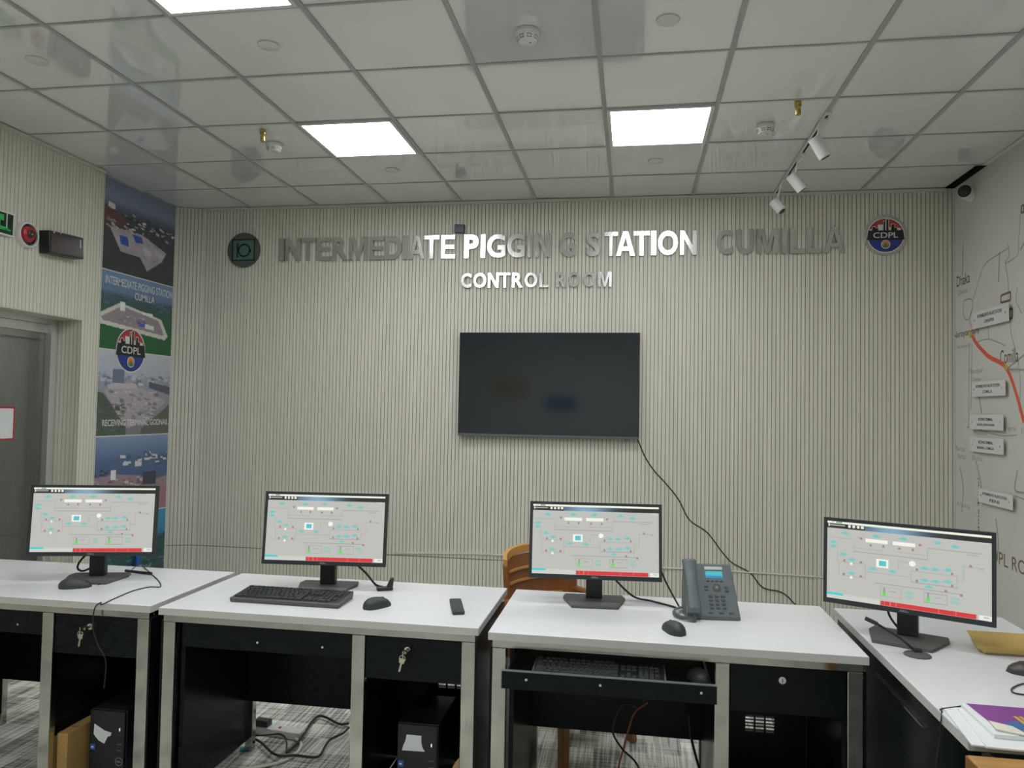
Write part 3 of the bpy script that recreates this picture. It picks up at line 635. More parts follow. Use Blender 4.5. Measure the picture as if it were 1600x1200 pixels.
def mline(px, w, m, d=.0006):
    P = [onx(u, v, XM) for u, v in px]
    if len(P) > 2 and m != 3:
        Q = []
        for i in range(len(P)-1):
            a, b, c, e = P[max(i-1, 0)], P[i], P[i+1], P[min(i+2, len(P)-1)]
            for k in range(5): s_ = k/5; Q.append(.5*((2*b)+(c-a)*s_+(2*a-5*b+4*c-e)*s_*s_+(3*b-a-3*c+e)*s_**3))
        P = Q+[P[-1]]
    ex = .3 if len(P) < 4 else .02
    for a, b in zip(P[:-1], P[1:]):
        dv = Vector((0, b.y-a.y, b.z-a.z)).normalized(); nn = Vector((0, -dv.z, dv.y))*w/2; x = XM-d
        t.quad([(x, a.y+nn.y-dv.y*w*ex, a.z+nn.z-dv.z*w*ex), (x, b.y+nn.y+dv.y*w*ex, b.z+nn.z+dv.z*w*ex), (x, b.y-nn.y+dv.y*w*ex, b.z-nn.z+dv.z*w*ex), (x, a.y-nn.y-dv.y*w*ex, a.z-nn.z-dv.z*w*ex)], m)
for px in ([(1575, 380), (1577, 400), (1571, 410), (1574, 430), (1576, 450), (1575, 480)], [(1575, 480), (1578, 500), (1580, 520), (1586, 545)], [(1520, 480), (1515, 500), (1522, 520), (1525, 535)], [(1506, 470), (1516, 467), (1520, 475), (1515, 497), (1508, 498), (1505, 485), (1506, 470)],
           [(1525, 535), (1545, 530), (1571, 540)], [(1590, 560), (1594, 590), (1594, 620), (1592, 640), (1600, 650)], [(1520, 470), (1532, 430), (1540, 412), (1559, 398), (1575, 388)], [(1515, 535), (1514, 580), (1514, 640), (1513, 670)], [(1519, 535), (1518, 590), (1517, 640)],
           [(1511, 668), (1520, 668), (1560, 680), (1590, 680)], [(1586, 775), (1600, 780)], [(1571, 412), (1590, 398), (1592, 370), (1595, 330)], [(1590, 450), (1588, 470), (1597, 490)], [(1544, 500), (1545, 530)]):
    mline(px, .0075, 2)
for px in ([(1505, 380), (1504, 430)], [(1500, 730), (1505, 760), (1503, 800)], [(1525, 720), (1533, 760), (1528, 790)], [(1530, 620), (1534, 645)], [(1595, 390), (1600, 380)], [(1590, 735), (1586, 765), (1600, 770)], [(1556, 810), (1560, 850), (1556, 880)], [(1560, 440), (1562, 395)], [(1575, 575), (1600, 555)], [(1573, 577), (1600, 578)]):
    mline(px, .013, 2)
mline([(1517, 517), (1524, 534), (1545, 557), (1572, 574), (1590, 622), (1600, 660)], .030, 4, d=.001)
for u, v in ((1517, 523), (1572, 574)):
    q = onx(u, v, XM); disc(t, 0, 0, .022, lambda x, y, d: (XM-.0016, q.y-x, q.z+y), 5, n=16)
for a in ([(1564, 462), (1579, 456), (1579, 469), (1564, 473), (1564, 462)], [(1577, 484), (1582, 482), (1582, 496), (1577, 499), (1577, 484)], [(1596, 322), (1600, 320), (1600, 331), (1596, 333), (1596, 322)]): mline(a, .014, 3)
o = t.build('wall_map', [map_paper, prb, map_line, map_brown, map_red, yellowp]); tag(o, 'grey and white route map covering the right wall, with a red line', 'map')
def plate(yc, zc, w, h, lines, ang, lb, sc):
    y = yc*.989; z = HC+(zc-HC)*.989; w *= .989; h *= .989
    o = thing('name_plate', lb, 'sign plate', (XM-.001, y, z), 0, 'white name plates on the wall map', rot=(ang, 0, 0))
    MB().box(-.026, -.020, -w/2, w/2, -h/2, h/2).build('panel', whitepl, o, bevel=.0015)
    for s in (-1, 1): MB().cyl((-.027, s*(w/2-.035), 0), (0, s*(w/2-.035), 0), .007, n=12).build('standoff_screw', chrome, o, smooth=True)
    mb = MB()
    for i, (s, ww) in enumerate(lines): text_into(mb, s, ww, h*.2, lambda a, b, d: (-.0266, ww/2-a, h*(.12-i*.38)+b-h*.03), 0, bold=.02)
    mb.build('lettering', prb, o)
IV = ['INTERMEDIATE VALVE STATION', 'RECEIVING TERMINAL']
plate(5.25, 2.157, .50, .112, [(IV[0], .33), ('CHANDPUR', .13)], .0, 'white name plate highest on the wall map, below the word Dhaka', 1)
plate(5.278, 1.695, .455, .098, [(IV[0], .33), ('COMILLA', .13)], .0, 'white name plate just below the word Chandpur on the map', 1)
plate(5.31, 1.478, .465, .098, [(IV[1], .20), ('GODNAIL, NARAYANGANJ', .24)], .0, 'white name plate, upper of the close pair halfway down the map', 1)
plate(5.31, 1.328, .465, .098, [(IV[1], .20), ('BARURA, COMILLA', .23)], .0, 'white name plate, lower of the close pair halfway down the map', 1)
plate(5.19, .998, .45, .090, [(IV[0], .32), ('FENI', .13)], .0, 'white name plate lowest on the map, above the right monitor', 1)

# ---------------------------------------------------------------- desks
def desk(x0, x1, y0, y1, lb, pull=0.0, vents=(.918, .275), floor=True):
    W = x1-x0; D = y1-y0; t = thing('office_desk', lb, 'desk', (x0, y0, 0), 0, 'white topped office desks with steel frames')
    MB().box(0, W, 0, D, .7235, .75, 0).build('worktop', [white_lam], t, bevel=.0015)
    MB().box(.0005, W-.0005, -.0012, .0, .7238, .7485).box(-.0012, 0, 0, D, .7238, .7485).box(W, W+.0012, 0, D, .7238, .7485).build('edge_band', edge_lam, t)
    L = .048; yf = .012; xm = .765
    for (lx, ly) in ((.012, yf), (xm-.02, yf), (W-.012-L, yf), (.070, D-.0645), (W-.012-L, D-.06), (xm-.02, D-.06)):
        MB().box(lx, lx+(L if ly < .1 else .035), ly, ly+.03, 0, .696).build('leg', steel, t, bevel=.003)
    MB().box(.012, W-.012, yf, yf+.03, .6965, .7225).build('front_rail', steel, t, bevel=.002)
    MB().box(.012, W-.012, D-.06, D-.03, .6965, .7225).build('rear_rail', steel, t, bevel=.002)
    for lx in (.012, W-.042): MB().box(lx, lx+.03, yf+.031, D-.061, .6965, .7225).build('side_rail', steel, t, bevel=.002)
    MB().box(.068, .084, .045, D-.065, .05, .695).build('side_panel', black_lam, t)
    MB().box(W-.068, W-.052, .045, D-.065, .05, .695).build('side_panel', black_lam, t)
    MB().box(W-.0115, W-.004, yf, D-.03, .04, .70).build('side_panel', black_lam, t); MB().box(.004, .0115, yf, D-.03, .04, .70).build('side_panel', black_lam, t)
    MB().box(xm-.013, xm+.002, .045, D-.065, .05, .695).build('partition', black_lam, t)
    MB().box(.085, xm-.014, D-.085, D-.07, .225, .695).build('modesty_panel', black_lam, t)
    cx0, cx1 = xm+.003, W-.069
    b = MB(); zt = .545
    vx, v0 = vents; v1 = v0+.062
    b.box(cx0, cx1, D-.085, D-.07, v1, .695).box(cx0, cx1, D-.085, D-.07, .05, v0).box(cx0, vx, D-.085, D-.07, v0, v1); xx = vx
    for i in range(3):
        b.box(xx+.032, xx+.038 if i < 2 else cx1, D-.085, D-.07, v0, v1)
        for j in range(5): b.box(xx, xx+.032, D-.083, D-.074, v0+.005+j*.0125, v0+.0078+j*.0125)
        xx += .038
    b.build('cabinet_back', black_lam, t)
    if floor: MB().box(cx0, cx1, .05, D-.086, .03, .044).build('cabinet_floor', black_lam, t)
    MB().box(xm+.029, cx1+.008, .02, .036, .545, .694).box(cx0+.004, cx1-.004, .037, D-.12, .555, .565).box(cx0+.004, cx0+.014, .037, D-.12, .565, .67).box(cx1-.014, cx1-.004, .037, D-.12, .565, .67).build('drawer', black_lam, t, bevel=.001)
    dr = t.children[-1]; lx = (xm+.021+cx1)/2-.01
    MB().cyl((lx, .0195, .655), (lx, .008, .655), .013, .0115, n=20).box(lx-.0012, lx+.0012, .0072, .0082, .649, .661, 1).build('lock', [chrome, prb], dr, smooth=True)
    # keyboard tray
    kx0, kx1 = (.086, xm-.022) if pull == 0 else (.066, xm-.026)
    yt = .022-pull
    tr = MB().box(kx0, kx1, yt, yt+.016, .607, .694 if pull == 0 else .662).box(kx0+.02, kx1-.02, yt+.016, yt+.40, .612, .626).build('keyboard_tray', black_lam, t, bevel=.001)
    if pull:
        MB().box(kx0, kx1, yt-.0012, yt+.017, .6622, .6635).build('edge_strip', mat('grey_edge_band', (.09, .11, .11), .35, noise=.05), tr)
        for sx in (kx0+.012, kx1-.020): MB().box(sx, sx+.008, yt+.018, yt+.40, .628, .652).build('slide_rail', chrome, tr)
    for fx in ((.12, .47, .93) if pull else (.45, .83)):
        sx = kx0+(kx1-kx0)*fx; MB().cyl((sx, yt-.0015, .640), (sx, yt+.001, .640), .0042, n=12).build('screw', chrome, tr)
    return t
D1 = (-2.968, -1.763, 2.578, 3.178); D2 = (-1.72, -.517, 2.566, 3.166); D3 = (-.474, .737, 2.53, 3.155)
desk(*D1, 'white desk with steel frame furthest left, a monitor and a mouse on it', floor=False)
desk(*D2, 'white desk with steel frame second from left, a keyboard and a remote on it', vents=(.935, .345))
desk(*D3, 'white desk with steel frame and pulled-out keyboard tray, a telephone on it', pull=.135)
# side desk along the right
t = thing('side_desk', 'white desk turned sideways at the right, with black side panel', 'desk', (.785, 1.94, 0), 0, None)
MB().box(0, .60, 0, 1.2, .7235, .75).build('worktop', white_lam, t, bevel=.0015)
MB().box(-.0012, 0, 0, 1.2, .7238, .7485).box(0, .6, -.0012, 0, .7238, .7485).box(0, .6, 1.2, 1.2012, .7238, .7485).build('edge_band', edge_lam, t)
for lx, ly in ((.03, .012), (.03, 1.14), (.54, .012), (.54, 1.14)): MB().box(lx, lx+.04, ly, ly+.045, 0, .70).build('leg', steel, t, bevel=.003)
MB().box(.012, .028, .0, 1.19, .05, .7225).build('side_panel', black_lam, t)
MB().box(.004, .0115, .30, .72, .655, .660).build('metal_strip', steel, t)
MB().box(.03, .57, .3, .315, .1, .72).build('partition', black_lam, t)
# wooden table in the near right corner
t = thing('wooden_table', 'orange-brown wooden table at the bottom right corner', 'table', (.752, 1.25, 0))
MB().box(0, .9, 0, .62, .705, .742, 0).build('tabletop', wood_m, t, bevel=.003)
MB().box(.0, .9, -.002, .0, .706, .741).box(-.0025, 0, 0, .62, .706, .740).build('edge_band', wood_edge, t)
for lx, ly in ((.03, .03), (.03, .55), (.83, .03), (.83, .55)): MB().box(lx, lx+.045, ly, ly+.045, 0, .7045).build('leg', wood_edge, t, bevel=.003)
MB().box(.04, .86, .04, .055, .60, .704).box(.04, .86, .57, .585, .60, .704).build('apron', wood_edge, t)

# keys hanging from two locks
def keys(x, y, z, lb, tilt):
    t = thing('key_set', lb, 'keys', (x, y, z), 0, 'keys hanging in the drawer locks')
    MB().cyl((0, -.002, 0), (0, -.026, 0), .0055, n=12).box(-.0015, .0015, -.048, -.026, -.012, .012).build('key_in_lock', mat('key_metal', (.62, .56, .44), .25, 1.0, noise=.1), t)
    r = []
    for i in range(17): a = 2*PI*i/16; r.append((.011*math.sin(a)-.004, -.040, -.016+.011*math.cos(a)))
    MB().tube(r, .0012, smooth=0).build('ring', chrome, t, smooth=True)
    k = MB().prism([(-.012, 0), (.010, .002), (.012, -.020), (.004, -.026), (.004, -.062), (-.003, -.066), (-.005, -.058), (-.004, -.026), (-.012, -.020)], 0, .002, lambda p, q: (p[0], -.041+q, p[1]-.022)).build('hanging_key', MATS['key_metal'], t)
    k.rotation_euler = (0, tilt, 0); k.scale = (.8, 1, .72); return t
for (X0, X1, Y0, Y1), lb, tl in ((D1, 'small keys hanging from the drawer lock of the leftmost desk', .12), (D2, 'small keys hanging from the drawer lock of the second desk', .22)):
    W = X1-X0; lx = (.765+.021+W-.069)/2-.01; keys(X0+lx, Y0+.0045, .655, lb, tl)

# ---------------------------------------------------------------- monitors
def scada():
    h, w = 200, 350; im = np.ones((h, w, 3))*np.array([.50, .505, .47]); U = lambda x: (x-88)/1435; V = lambda x, y: (y-(60+.0245*(x-92)))/(785+.01*x)
    Y, X = np.mgrid[0:h, 0:w]; X = (X+.5)/w; Y = (Y+.5)/h
    def rect(u0, u1, v0, v1, c): im[(X >= u0) & (X < u1) & (Y >= v0) & (Y < v1)] = c
    def ell(x, y, rx, ry, c, a=1):
        m = ((X-U(x))/rx)**2+((Y-V(x, y))/ry)**2 < 1; im[m] = im[m]*(1-a)+np.array(c)*a
    rect(0, 1, 0, .032, (.84, .88, .74)); rect(.03, .05, .008, .022, (.5, .52, .45)); rect(.06, .10, .006, .024, (.25, .42, .18))
    band = (Y >= .032) & (Y < .088); g = np.exp(-((X-.42)/.17)**2); g = np.where(X < .25, 0, g)
    col = (.02+.0*g)[..., None]+g[..., None]*np.array([.20, .36, .50]); im[band] = col[band]
    for k in range(4): rect(.14+k*.028, .158+k*.028, .036, .068, (.75, .78, .75))
    rect(.01, .12, .045, .062, (.42, .42, .42)); rect(.01, .018, .036, .07, (.75, .75, .72)); rect(.93, .985, .092, .104, (.6, .6, .6)); rect(0, 1, .088, .091, (.03, .04, .04))
    gray = (.34, .35, .33)
    def line(a, b, c=gray, w_=.004):
        (x1, y1), (x2, y2) = a, b; u1, v1, u2, v2 = U(x1), V(x1, y1), U(x2), V(x2, y2)
        rect(min(u1, u2)-w_*.35, max(u1, u2)+w_*.35, min(v1, v2)-w_*.6, max(v1, v2)+w_*.6, c)
    def pl(*p):
        for a, b in zip(p[:-1], p[1:]):
            (x1, y1), (x2, y2) = a, b; x1_, y1_ = (x2, y1+.0245*(x2-x1)) if abs(x2-x1) > abs(y2-y1) else (x1, y2)
            line(a, (x1_, y1_))
    pl((110, 228), (350, 234)); pl((345, 265), (345, 360)); pl((345, 355), (1000, 371)); pl((1000, 280), (1000, 371)); pl((345, 318), (610, 324)); pl((740, 325), (1000, 331)); pl((1000, 262), (1450, 273))
    pl((205, 470), (450, 476)); pl((205, 605), (450, 611)); pl((205, 470), (205, 605)); pl((450, 476), (450, 611)); pl((450, 545), (860, 555)); pl((750, 500), (750, 415)); pl((750, 415), (850, 417)); pl((860, 495), (1245, 504)); pl((1245, 504), (1245, 612)); pl((860, 603), (1245, 612)); pl((860, 495), (860, 603))
    pl((1245, 545), (1300, 547)); pl((1300, 410), (1300, 547)); pl((1300, 408), (1450, 412)); pl((540, 650), (1285, 668)); pl((190, 360), (190, 470)); pl((370, 208), (430, 209))
    for x0, x1, y0, y1 in ((590, 775, 680, 770), (970, 1165, 690, 782)): pl((x0, y0), (x1, y0+4)); pl((x0, y1), (x1, y1+4)); pl((x0, y0), (x0, y1)); pl((x1, y0), (x1, y1))
    for x, y in ((700, 718), (1090, 730)): rect(U(x)-.02, U(x)+.02, V(x, y)-.006, V(x, y)+.006, (.38, .38, .38))
    rect(.86, .93, .245, .26, (.40, .40, .40)); rect(.935, .955, .395, .41, gray)
    cy = (.08, .56, .54)
    for x, y in ((262, 180), (548, 187), (790, 190), (1087, 202), (1228, 228), (148, 278), (148, 320), (243, 395), (327, 440), (322, 578), (518, 513), (698, 520), (975, 460), (1065, 462), (1170, 455), (975, 575), (1070, 577), (1170, 567), (1013, 635)):
        ell(x, y, .029, .017, cy, .55); ell(x, y-4, .014, .022, cy, .55)
    for x, y in ((845, 712), (845, 750), (1230, 720), (1230, 755)): ell(x, y, .026, .020, (.25, .52, .50), .7)
    wh = (.86, .88, .80)
    rect(U(452), U(655), V(550, 218), V(550, 254), wh); rect(U(697), U(897), V(790, 222), V(790, 258), wh); rect(U(553), U(660), V(600, 408), V(600, 492), wh); rect(U(575), U(642), V(600, 424), V(600, 476), (.10, .52, .56))
    ell(870, 425, .020, .034, wh); ell(320, 482, .009, .018, wh); ell(320, 620, .009, .018, wh)
    for x, y in ((412, 222), (937, 238), (500, 283), (615, 283), (757, 290), (875, 290), (255, 458), (412, 462), (250, 595), (412, 600), (910, 480), (1205, 490), (910, 590), (1205, 603), (1153, 658), (1355, 400), (1280, 682)):
        rect(U(x)-.008, U(x)+.008, V(x, y)-.012, V(x, y)+.012, (.42, .22, .22)); rect(U(x)-.004, U(x)+.004, V(x, y)-.020, V(x, y)-.006, (.40, .14, .16))
    for x, y in ((625, 745), (1007, 752)): ell(x, y, .013, .028, (.12, .70, .12)); rect(U(x)-.006, U(x)+.006, V(x, y)-.075, V(x, y)-.02, (.30, .28, .32))
    rect(0, .112, .925, .952, (.02, .62, .66)); rect(0, .345, .955, 1, (.60, .62, .57)); rect(.112, .345, .93, .955, (.58, .60, .55))
    rect(.352, .915, .938, .995, (.66, .035, .04))
    for u in (.375, .41, .445, .70, .80): rect(u, u+.003, .938, .995, (.72, .25, .22))
    rect(.93, 1, .938, .995, (.80, .82, .76)); rect(.955, .985, .955, .970, (.45, .45, .45))
    return im
SC = scada()*1.0
SW, SH = .515, .295
def monitor(x, y, zc, yaw, tilt, lb, neckoff=.062):
    t = thing('computer_monitor', lb, 'monitor', (x-math.sin(yaw)*neckoff, y+math.cos(yaw)*neckoff, .75), yaw, 'black monitors showing a control diagram')
    p = bpy.data.objects.new('display_panel', None); bpy.data.objects.remove(p)
    Rm = Matrix.Rotation(-tilt, 4, 'X'); c = Vector((0, -neckoff, zc-.75))
    def place(o): o.matrix_local = Matrix.Translation(c) @ Rm
    hs = MB().box(-SW/2, SW/2, 0, .018, -SH/2, SH/2).box(-.16, .16, .018, .045, -.10, .08).build('housing', blk, t, bevel=.003); place(hs)
    bz = MB(); a, b_, top, bot = SW/2, SW/2-.012, SH/2-.011, -SH/2+.017
    bz.box(-a, a, -.002, .0, top, SH/2).box(-a, a, -.002, .0, -SH/2, bot).box(-a, -b_, -.002, 0, bot, top).box(b_, a, -.002, 0, bot, top)
    bz = bz.build('bezel', mat('bezel_plastic', (.026, .033, .036), .4, noise=.08), t, bevel=.0006); place(bz)
    sc = picture('screen', SC, lambda u, v: (-b_+u*2*b_, -.0006, bot+v*(top-bot)), screen_m, t); place(sc)
    lg = MB(); text_into(lg, 'DELL', .026, .0065, lambda q, w, d: (q-.013, -.0023, -SH/2+.006+w), bold=.02); lg = lg.build('logo', mat('logo_grey', (.35, .35, .35), .4, noise=.02), t); place(lg)
    MB().box(-.032, .032, -.012, .022, .012, zc-.75-.02).build('stand_neck', blk, t, bevel=.003)
    MB().zprism([(-.088, -.13), (.088, -.13), (.123, .01), (.115, .06), (-.115, .06), (-.123, .01)], 0, .011).build('stand_base', base_m, t, bevel=.002)
    return t
monitor(-2.246, 2.877, 1.004, .258, .072, 'black monitor on the leftmost desk in front of the banner')
monitor(-1.247, 2.958, .999, .103, .10, 'black monitor behind the keyboard on the second desk')
monitor(-.140, 2.976, .996, .078, .13, 'black monitor left of the desk telephone')
monitor(.902, 2.711, .994, -.466, .03, 'black monitor angled to the left on the rightmost desk')

# ---------------------------------------------------------------- keyboards, mice, remote
def keyboard(x, y, z, yaw, lb, w=.445, d=.155):
    t = thing('computer_keyboard', lb, 'keyboard', (x, y, z), yaw, 'black computer keyboards')
    y0, y1 = -d/2, d/2
    MB().hexa([(-w/2+.004, y0, 0), (w/2-.004, y0, 0), (w/2-.008, y1, 0), (-w/2+.008, y1, 0), (-w/2, y0, .016), (w/2, y0, .016), (w/2-.004, y1, .030), (-w/2+.004, y1, .030)]).build('case', base_m, t, bevel=.003)
    sl = (.030-.016)/d; ztop = lambda yy: .016+(yy-y0)*sl
    MB().hexa([(-w/2+.008, y0+.012, ztop(y0+.012)-.002), (w/2-.008, y0+.012, ztop(y0+.012)-.002), (w/2-.008, y1-.006, ztop(y1-.006)-.002), (-w/2+.008, y1-.006, ztop(y1-.006)-.002),
               (-w/2+.008, y0+.012, ztop(y0+.012)+.0008), (w/2-.008, y0+.012, ztop(y0+.012)+.0008), (w/2-.008, y1-.006, ztop(y1-.006)+.0008), (-w/2+.008, y1-.006, ztop(y1-.006)+.0008)]).build('key_well', blk, t)
    u = .0188; xs = -w/2+.011; rows = []
    yr = [y0+.017+i*.0205 for i in range(6)]
    def key(xa, xb, yy, h=.0165):
        zz = ztop(yy); o = MB().hexa([(xa, yy, zz), (xb, yy, zz), (xb, yy+h, zz+h*sl), (xa, yy+h, zz+h*sl), (xa+.0018, yy+.0015, zz+.006), (xb-.0018, yy+.0015, zz+.006), (xb-.0018, yy+h-.0015, zz+.006+h*sl), (xa+.0018, yy+h-.0015, zz+.006+h*sl)]).build('key', blk2, t)
    lay = [[1.6, 1.3, 1.3, 5.6, 1.3, 1.3, 1.5], [2.2]+[1]*10+[2.4], [1.7]+[1]*11+[1.9], [1.5]+[1]*12+[1.1], [1]*13+[1.9]]
    for ri, row in enumerate(lay):
        xx = xs; s = (u*14.6)/sum(row)
        for kk in row: key(xx+.0008, xx+kk*s-.0008, yr[ri]); xx += kk*s
    xx = xs
    for n_, g in ((1, .01), (4, .006), (4, .006), (4, .0)):
        for _ in range(n_): key(xx+.0008, xx+.0180, yr[5]+.003, .014); xx += .0188*.98
        xx += g
    xn = xs+u*14.6+.006
    for c_, r_ in ((0, 0), (1, 0), (2, 0), (1, 1), (0, 3), (1, 3), (2, 3), (0, 4), (1, 4), (2, 4)): key(xn+c_*.0175+.0006, xn+(c_+1)*.0175-.0006, yr[r_])
    xp = xn+.0175*3+.005
    for r_ in range(5):
        for c_ in range(4):
            if (r_, c_) in ((0, 1), (0, 3), (2, 3)): continue
            key(xp+c_*.0172+.0006, xp+(c_+1+(1 if (r_, c_) == (0, 0) else 0))*.0172-.0006, yr[r_])
    for sx in (-.18, .18): MB().box(sx-.02, sx+.02, y1-.03, y1-.02, -.0, .008).build('foot', blk, t)
    return t
keyboard(-1.293, 2.772, .75, -.012, 'black keyboard lying on the white top of the second desk')
keyboard(-.102, 2.535, .6265, .0, 'black keyboard on the pulled-out tray under the third desk', w=.44, d=.145)
def mouse(x, y, z, yaw, lb, L=.122, Wd=.070, m=None):
    t = thing('computer_mouse', lb, 'mouse', (x, y, z), yaw, 'black computer mice')
    R = []; N = 14; M = 20
    for i in range(N+1):
        s = i/N; yy = -L/2+L*s; hw = Wd/2*math.sqrt(max(1-abs(2*s-1)**2.6, .0))*(1-.10*math.sin(s*PI)); hh = .041*math.sqrt(max(1-abs(2*s-.96)**2.4/1.05, 0))*(.75+.35*(1-s))
        ring = []
        for j in range(M):
            a = PI*j/(M-1); ring.append((max(hw, .001)*math.cos(a), yy, max(hh, .001)*math.sin(a)**.75))
        R.append(ring)
    MB().rings(R).build('shell', m or blk2, t, smooth=True)
    w = MB().cyl((-.003, L*.20, .0265), (.003, L*.20, .0265), .008, n=16).build('scroll_wheel', grey_pl, t)
    return t
mouse(-2.228, 2.765, .75, -1.05, 'black mouse in front of the leftmost monitor')
mouse(-.945, 2.752, .75, -.55, 'black mouse right of the keyboard on the second desk')
mouse(.147, 2.672, .75, .38, 'black mouse in front of the desk telephone')
mouse(.222, 2.575, .6265, .3, 'black mouse on the pulled-out tray beside the keyboard', L=.108)
mouse(1.165, 2.465, .75, 1.35, 'dark mouse at the right edge on the rightmost desk', m=mat('brown_black_plastic', (.05, .042, .04), .35, noise=.05))
t = thing('remote_control', 'slim black remote control near the right end of the second desk', 'remote control', (-.648, 2.802, .75), .30)
MB().box(-.0225, .0225, -.095, .095, 0, .014).build('body', blk2, t, bevel=.004)
for i in range(7):
    for j in range(3): MB().box(-.016+j*.012, -.008+j*.012, -.07+i*.022, -.058+i*.022, .0135, .0155).build('button', grey_key, t, bevel=.001)

# ---------------------------------------------------------------- telephone
t = thing('desk_telephone', 'dark grey desk telephone with a lit blue display', 'telephone', (.297, 2.862, .75), .10)
prof = [(-.012, 0), (-.012, .014), (.118, .178), (.135, .172), (.135, .10), (.10, .0)]     # side profile (y, z)
def taper(p, s): return (s*(.098-.010*(p[1]/.178)), p[0], p[1])
mbp = MB(); n = len(mbp.v); mbp.v = [taper(p, -1) for p in prof]+[taper(p, 1) for p in prof]
k = len(prof); mbp.f = [tuple(range(k-1, -1, -1)), tuple(range(k, 2*k))]+[(i, (i+1) % k, k+(i+1) % k, k+i) for i in range(k)]; mbp.m = [0]*len(mbp.f)
mbp.build('body', grey_pl, t, bevel=.004)
S = Vector((0, .130, .164)); SL = S.length; S.normalize(); Nn = Vector((0, -S.z, S.y)); O = Vector((0, -.012, .014))
def face(u, v, d): return O+Vector((u, 0, 0))+S*v+Nn*d
def fbox(u0, u1, v0, v1, d0, d1, mb=None, m=0):
    mb = mb or MB(); return mb.hexa([face(u0, v0, d0), face(u1, v0, d0), face(u1, v1, d0), face(u0, v1, d0), face(u0, v0, d1), face(u1, v0, d1), face(u1, v1, d1), face(u0, v1, d1)], m)
fbox(-.012, .054, .184, .197, 0, .002).build('name_strip', mat('silver_strip', (.62, .63, .63), .3, .5, noise=.02), t)
lc = fbox(-.010, .052, .152, .178, 0, .0012); lc.build('display', lcd_c, t); fbox(-.008, .050, .1525, .160, .0012, .0016).build('display_line', lcd_b, t)
for i in range(4): fbox(-.010+i*.0165, .0+i*.0165, .136, .1395, 0, .002).build('soft_key', prb, t)
MB().cyl(face(.024, .112, 0), face(.024, .112, .003), .0155, n=24).build('navigation_ring', grey_key, t, smooth=True)
MB().cyl(face(.024, .112, .003), face(.024, .112, .0045), .0065, n=18).build('navigation_button', chrome, t, smooth=True)
for u, v in ((-.014, .117), (-.014, .103), (.060, .114), (.060, .100)): fbox(u-.007, u+.007, v-.004, v+.004, 0, .003).build('function_key', grey_key, t, bevel=.001)
for i in range(4):
    for j in range(3): fbox(-.002+j*.0225-.0075, -.002+j*.0225+.0075, .078-i*.0152-.0045, .078-i*.0152+.0045, 0, .003).build('digit_key', grey_key, t, bevel=.001)
for u in (-.008, .03, .066): fbox(u-.008, u+.008, .010, .017, 0, .003).build('function_key', grey_key, t, bevel=.001)
R = []
for i in range(17):
    s = i/16; v = -.004+s*.214; hh = .030+.012*(abs(2*s-1)**3); dz = .006+.012*math.sin(PI*s); wd = .0225+.003*abs(2*s-1)**2
    if i in (0, 16): hh *= .7
    ring = []
    for j in range(14):
        a = 2*PI*j/14; ca, sa = math.cos(a), math.sin(a); q = lambda c: math.copysign(abs(c)**.6, c)
        ring.append(face(-.072+wd*q(ca), v, dz+hh*.5+hh*.5*q(sa)))
    R.append(ring)
MB().rings(R).build('handset', grey_pl, t, smooth=True)
pts = []
P0 = face(-.072, -.006, .02); 
pth = [P0, P0+Vector((-.005, -.015, -.022)), Vector((-.085, -.045, .012)), Vector((-.118, -.025, .010)), Vector((-.135, .02, .010)), Vector((-.125, .07, .010)), Vector((-.10, .10, .012))]
# coiled handset cord
Q = []
for i in range(len(pth)-1):
    a = pth[max(i-1, 0)]; b = pth[i]; c = pth[i+1]; d = pth[min(i+2, len(pth)-1)]
    for kx in range(48):
        s = kx/48; Q.append(.5*((2*b)+(c-a)*s+(2*a-5*b+4*c-d)*s*s+(3*b-a-3*c+d)*s**3))
cp = []
for i, p in enumerate(Q):
    dd = (Q[min(i+1, len(Q)-1)]-Q[max(i-1, 0)]).normalized(); a = Vector((0, 0, 1)); b = dd.cross(a).normalized(); a = b.cross(dd); th = i*.9
    cp.append(p+(a*math.cos(th)+b*math.sin(th))*.0055)
MB().tube(cp, .0022, n=6, smooth=0).build('handset_cord', grey_pl, t, smooth=True)

# ---------------------------------------------------------------- cables on the desks
Z = .753
def onpath(px, z=Z): return [onz(u, v, z) for u, v in px]
cable('monitor_cable', [(-.115, 3.045, .90), (-.06, 3.06, .83), (.01, 3.08, .765), (.08, 3.06, Z+.003), (.15, 3.0, Z+.003), (.182, 2.96, Z+.004)], .0042, black_cable, 'black cable curving from the middle monitor stand towards the telephone')
cable('monitor_cable', [(-.115, 3.05, .87), (-.05, 3.06, .862), (.03, 3.055, .882), (.06, 3.04, .895)], .0035, black_cable, 'short black cable looping under the back of the middle monitor')
cable('monitor_cable', [(.115, 3.035, .885), (.135, 3.02, .84), (.165, 2.99, .79), (.186, 2.965, Z+.004)], .0035, black_cable, 'black cable hanging from the right end of the middle monitor to the desk')
o = MB().tube([(.188, 2.96, Z+.004), (.215, 2.955, Z+.006), (.232, 2.95, Z+.006)], .0065, smooth=3).build('cable_plug', orange_pl, smooth=True); tag(o, 'small orange plug behind the handset cord of the telephone', 'plug')
o = thing('cable_bundle', 'clear plastic wrapped cable beside the telephone handset', 'cable', (.215, 2.93, Z)); 
MB().tube([(.02, .02, .008), (-.02, 0, .008), (-.045, -.03, .008), (-.04, -.06, .008)], .006).build('wrap', mat('pale_grey_wrap', (.40, .38, .37), .3, noise=.1), o, smooth=True)
cable('monitor_cable', [(-1.225, 3.055, .90), (-1.18, 3.07, .86), (-1.11, 3.08, .80), (-1.06, 3.06, Z+.006), (-1.02, 3.03, Z+.004)], .005, black_cable, 'thick black cable running from the second monitor stand to a plug')
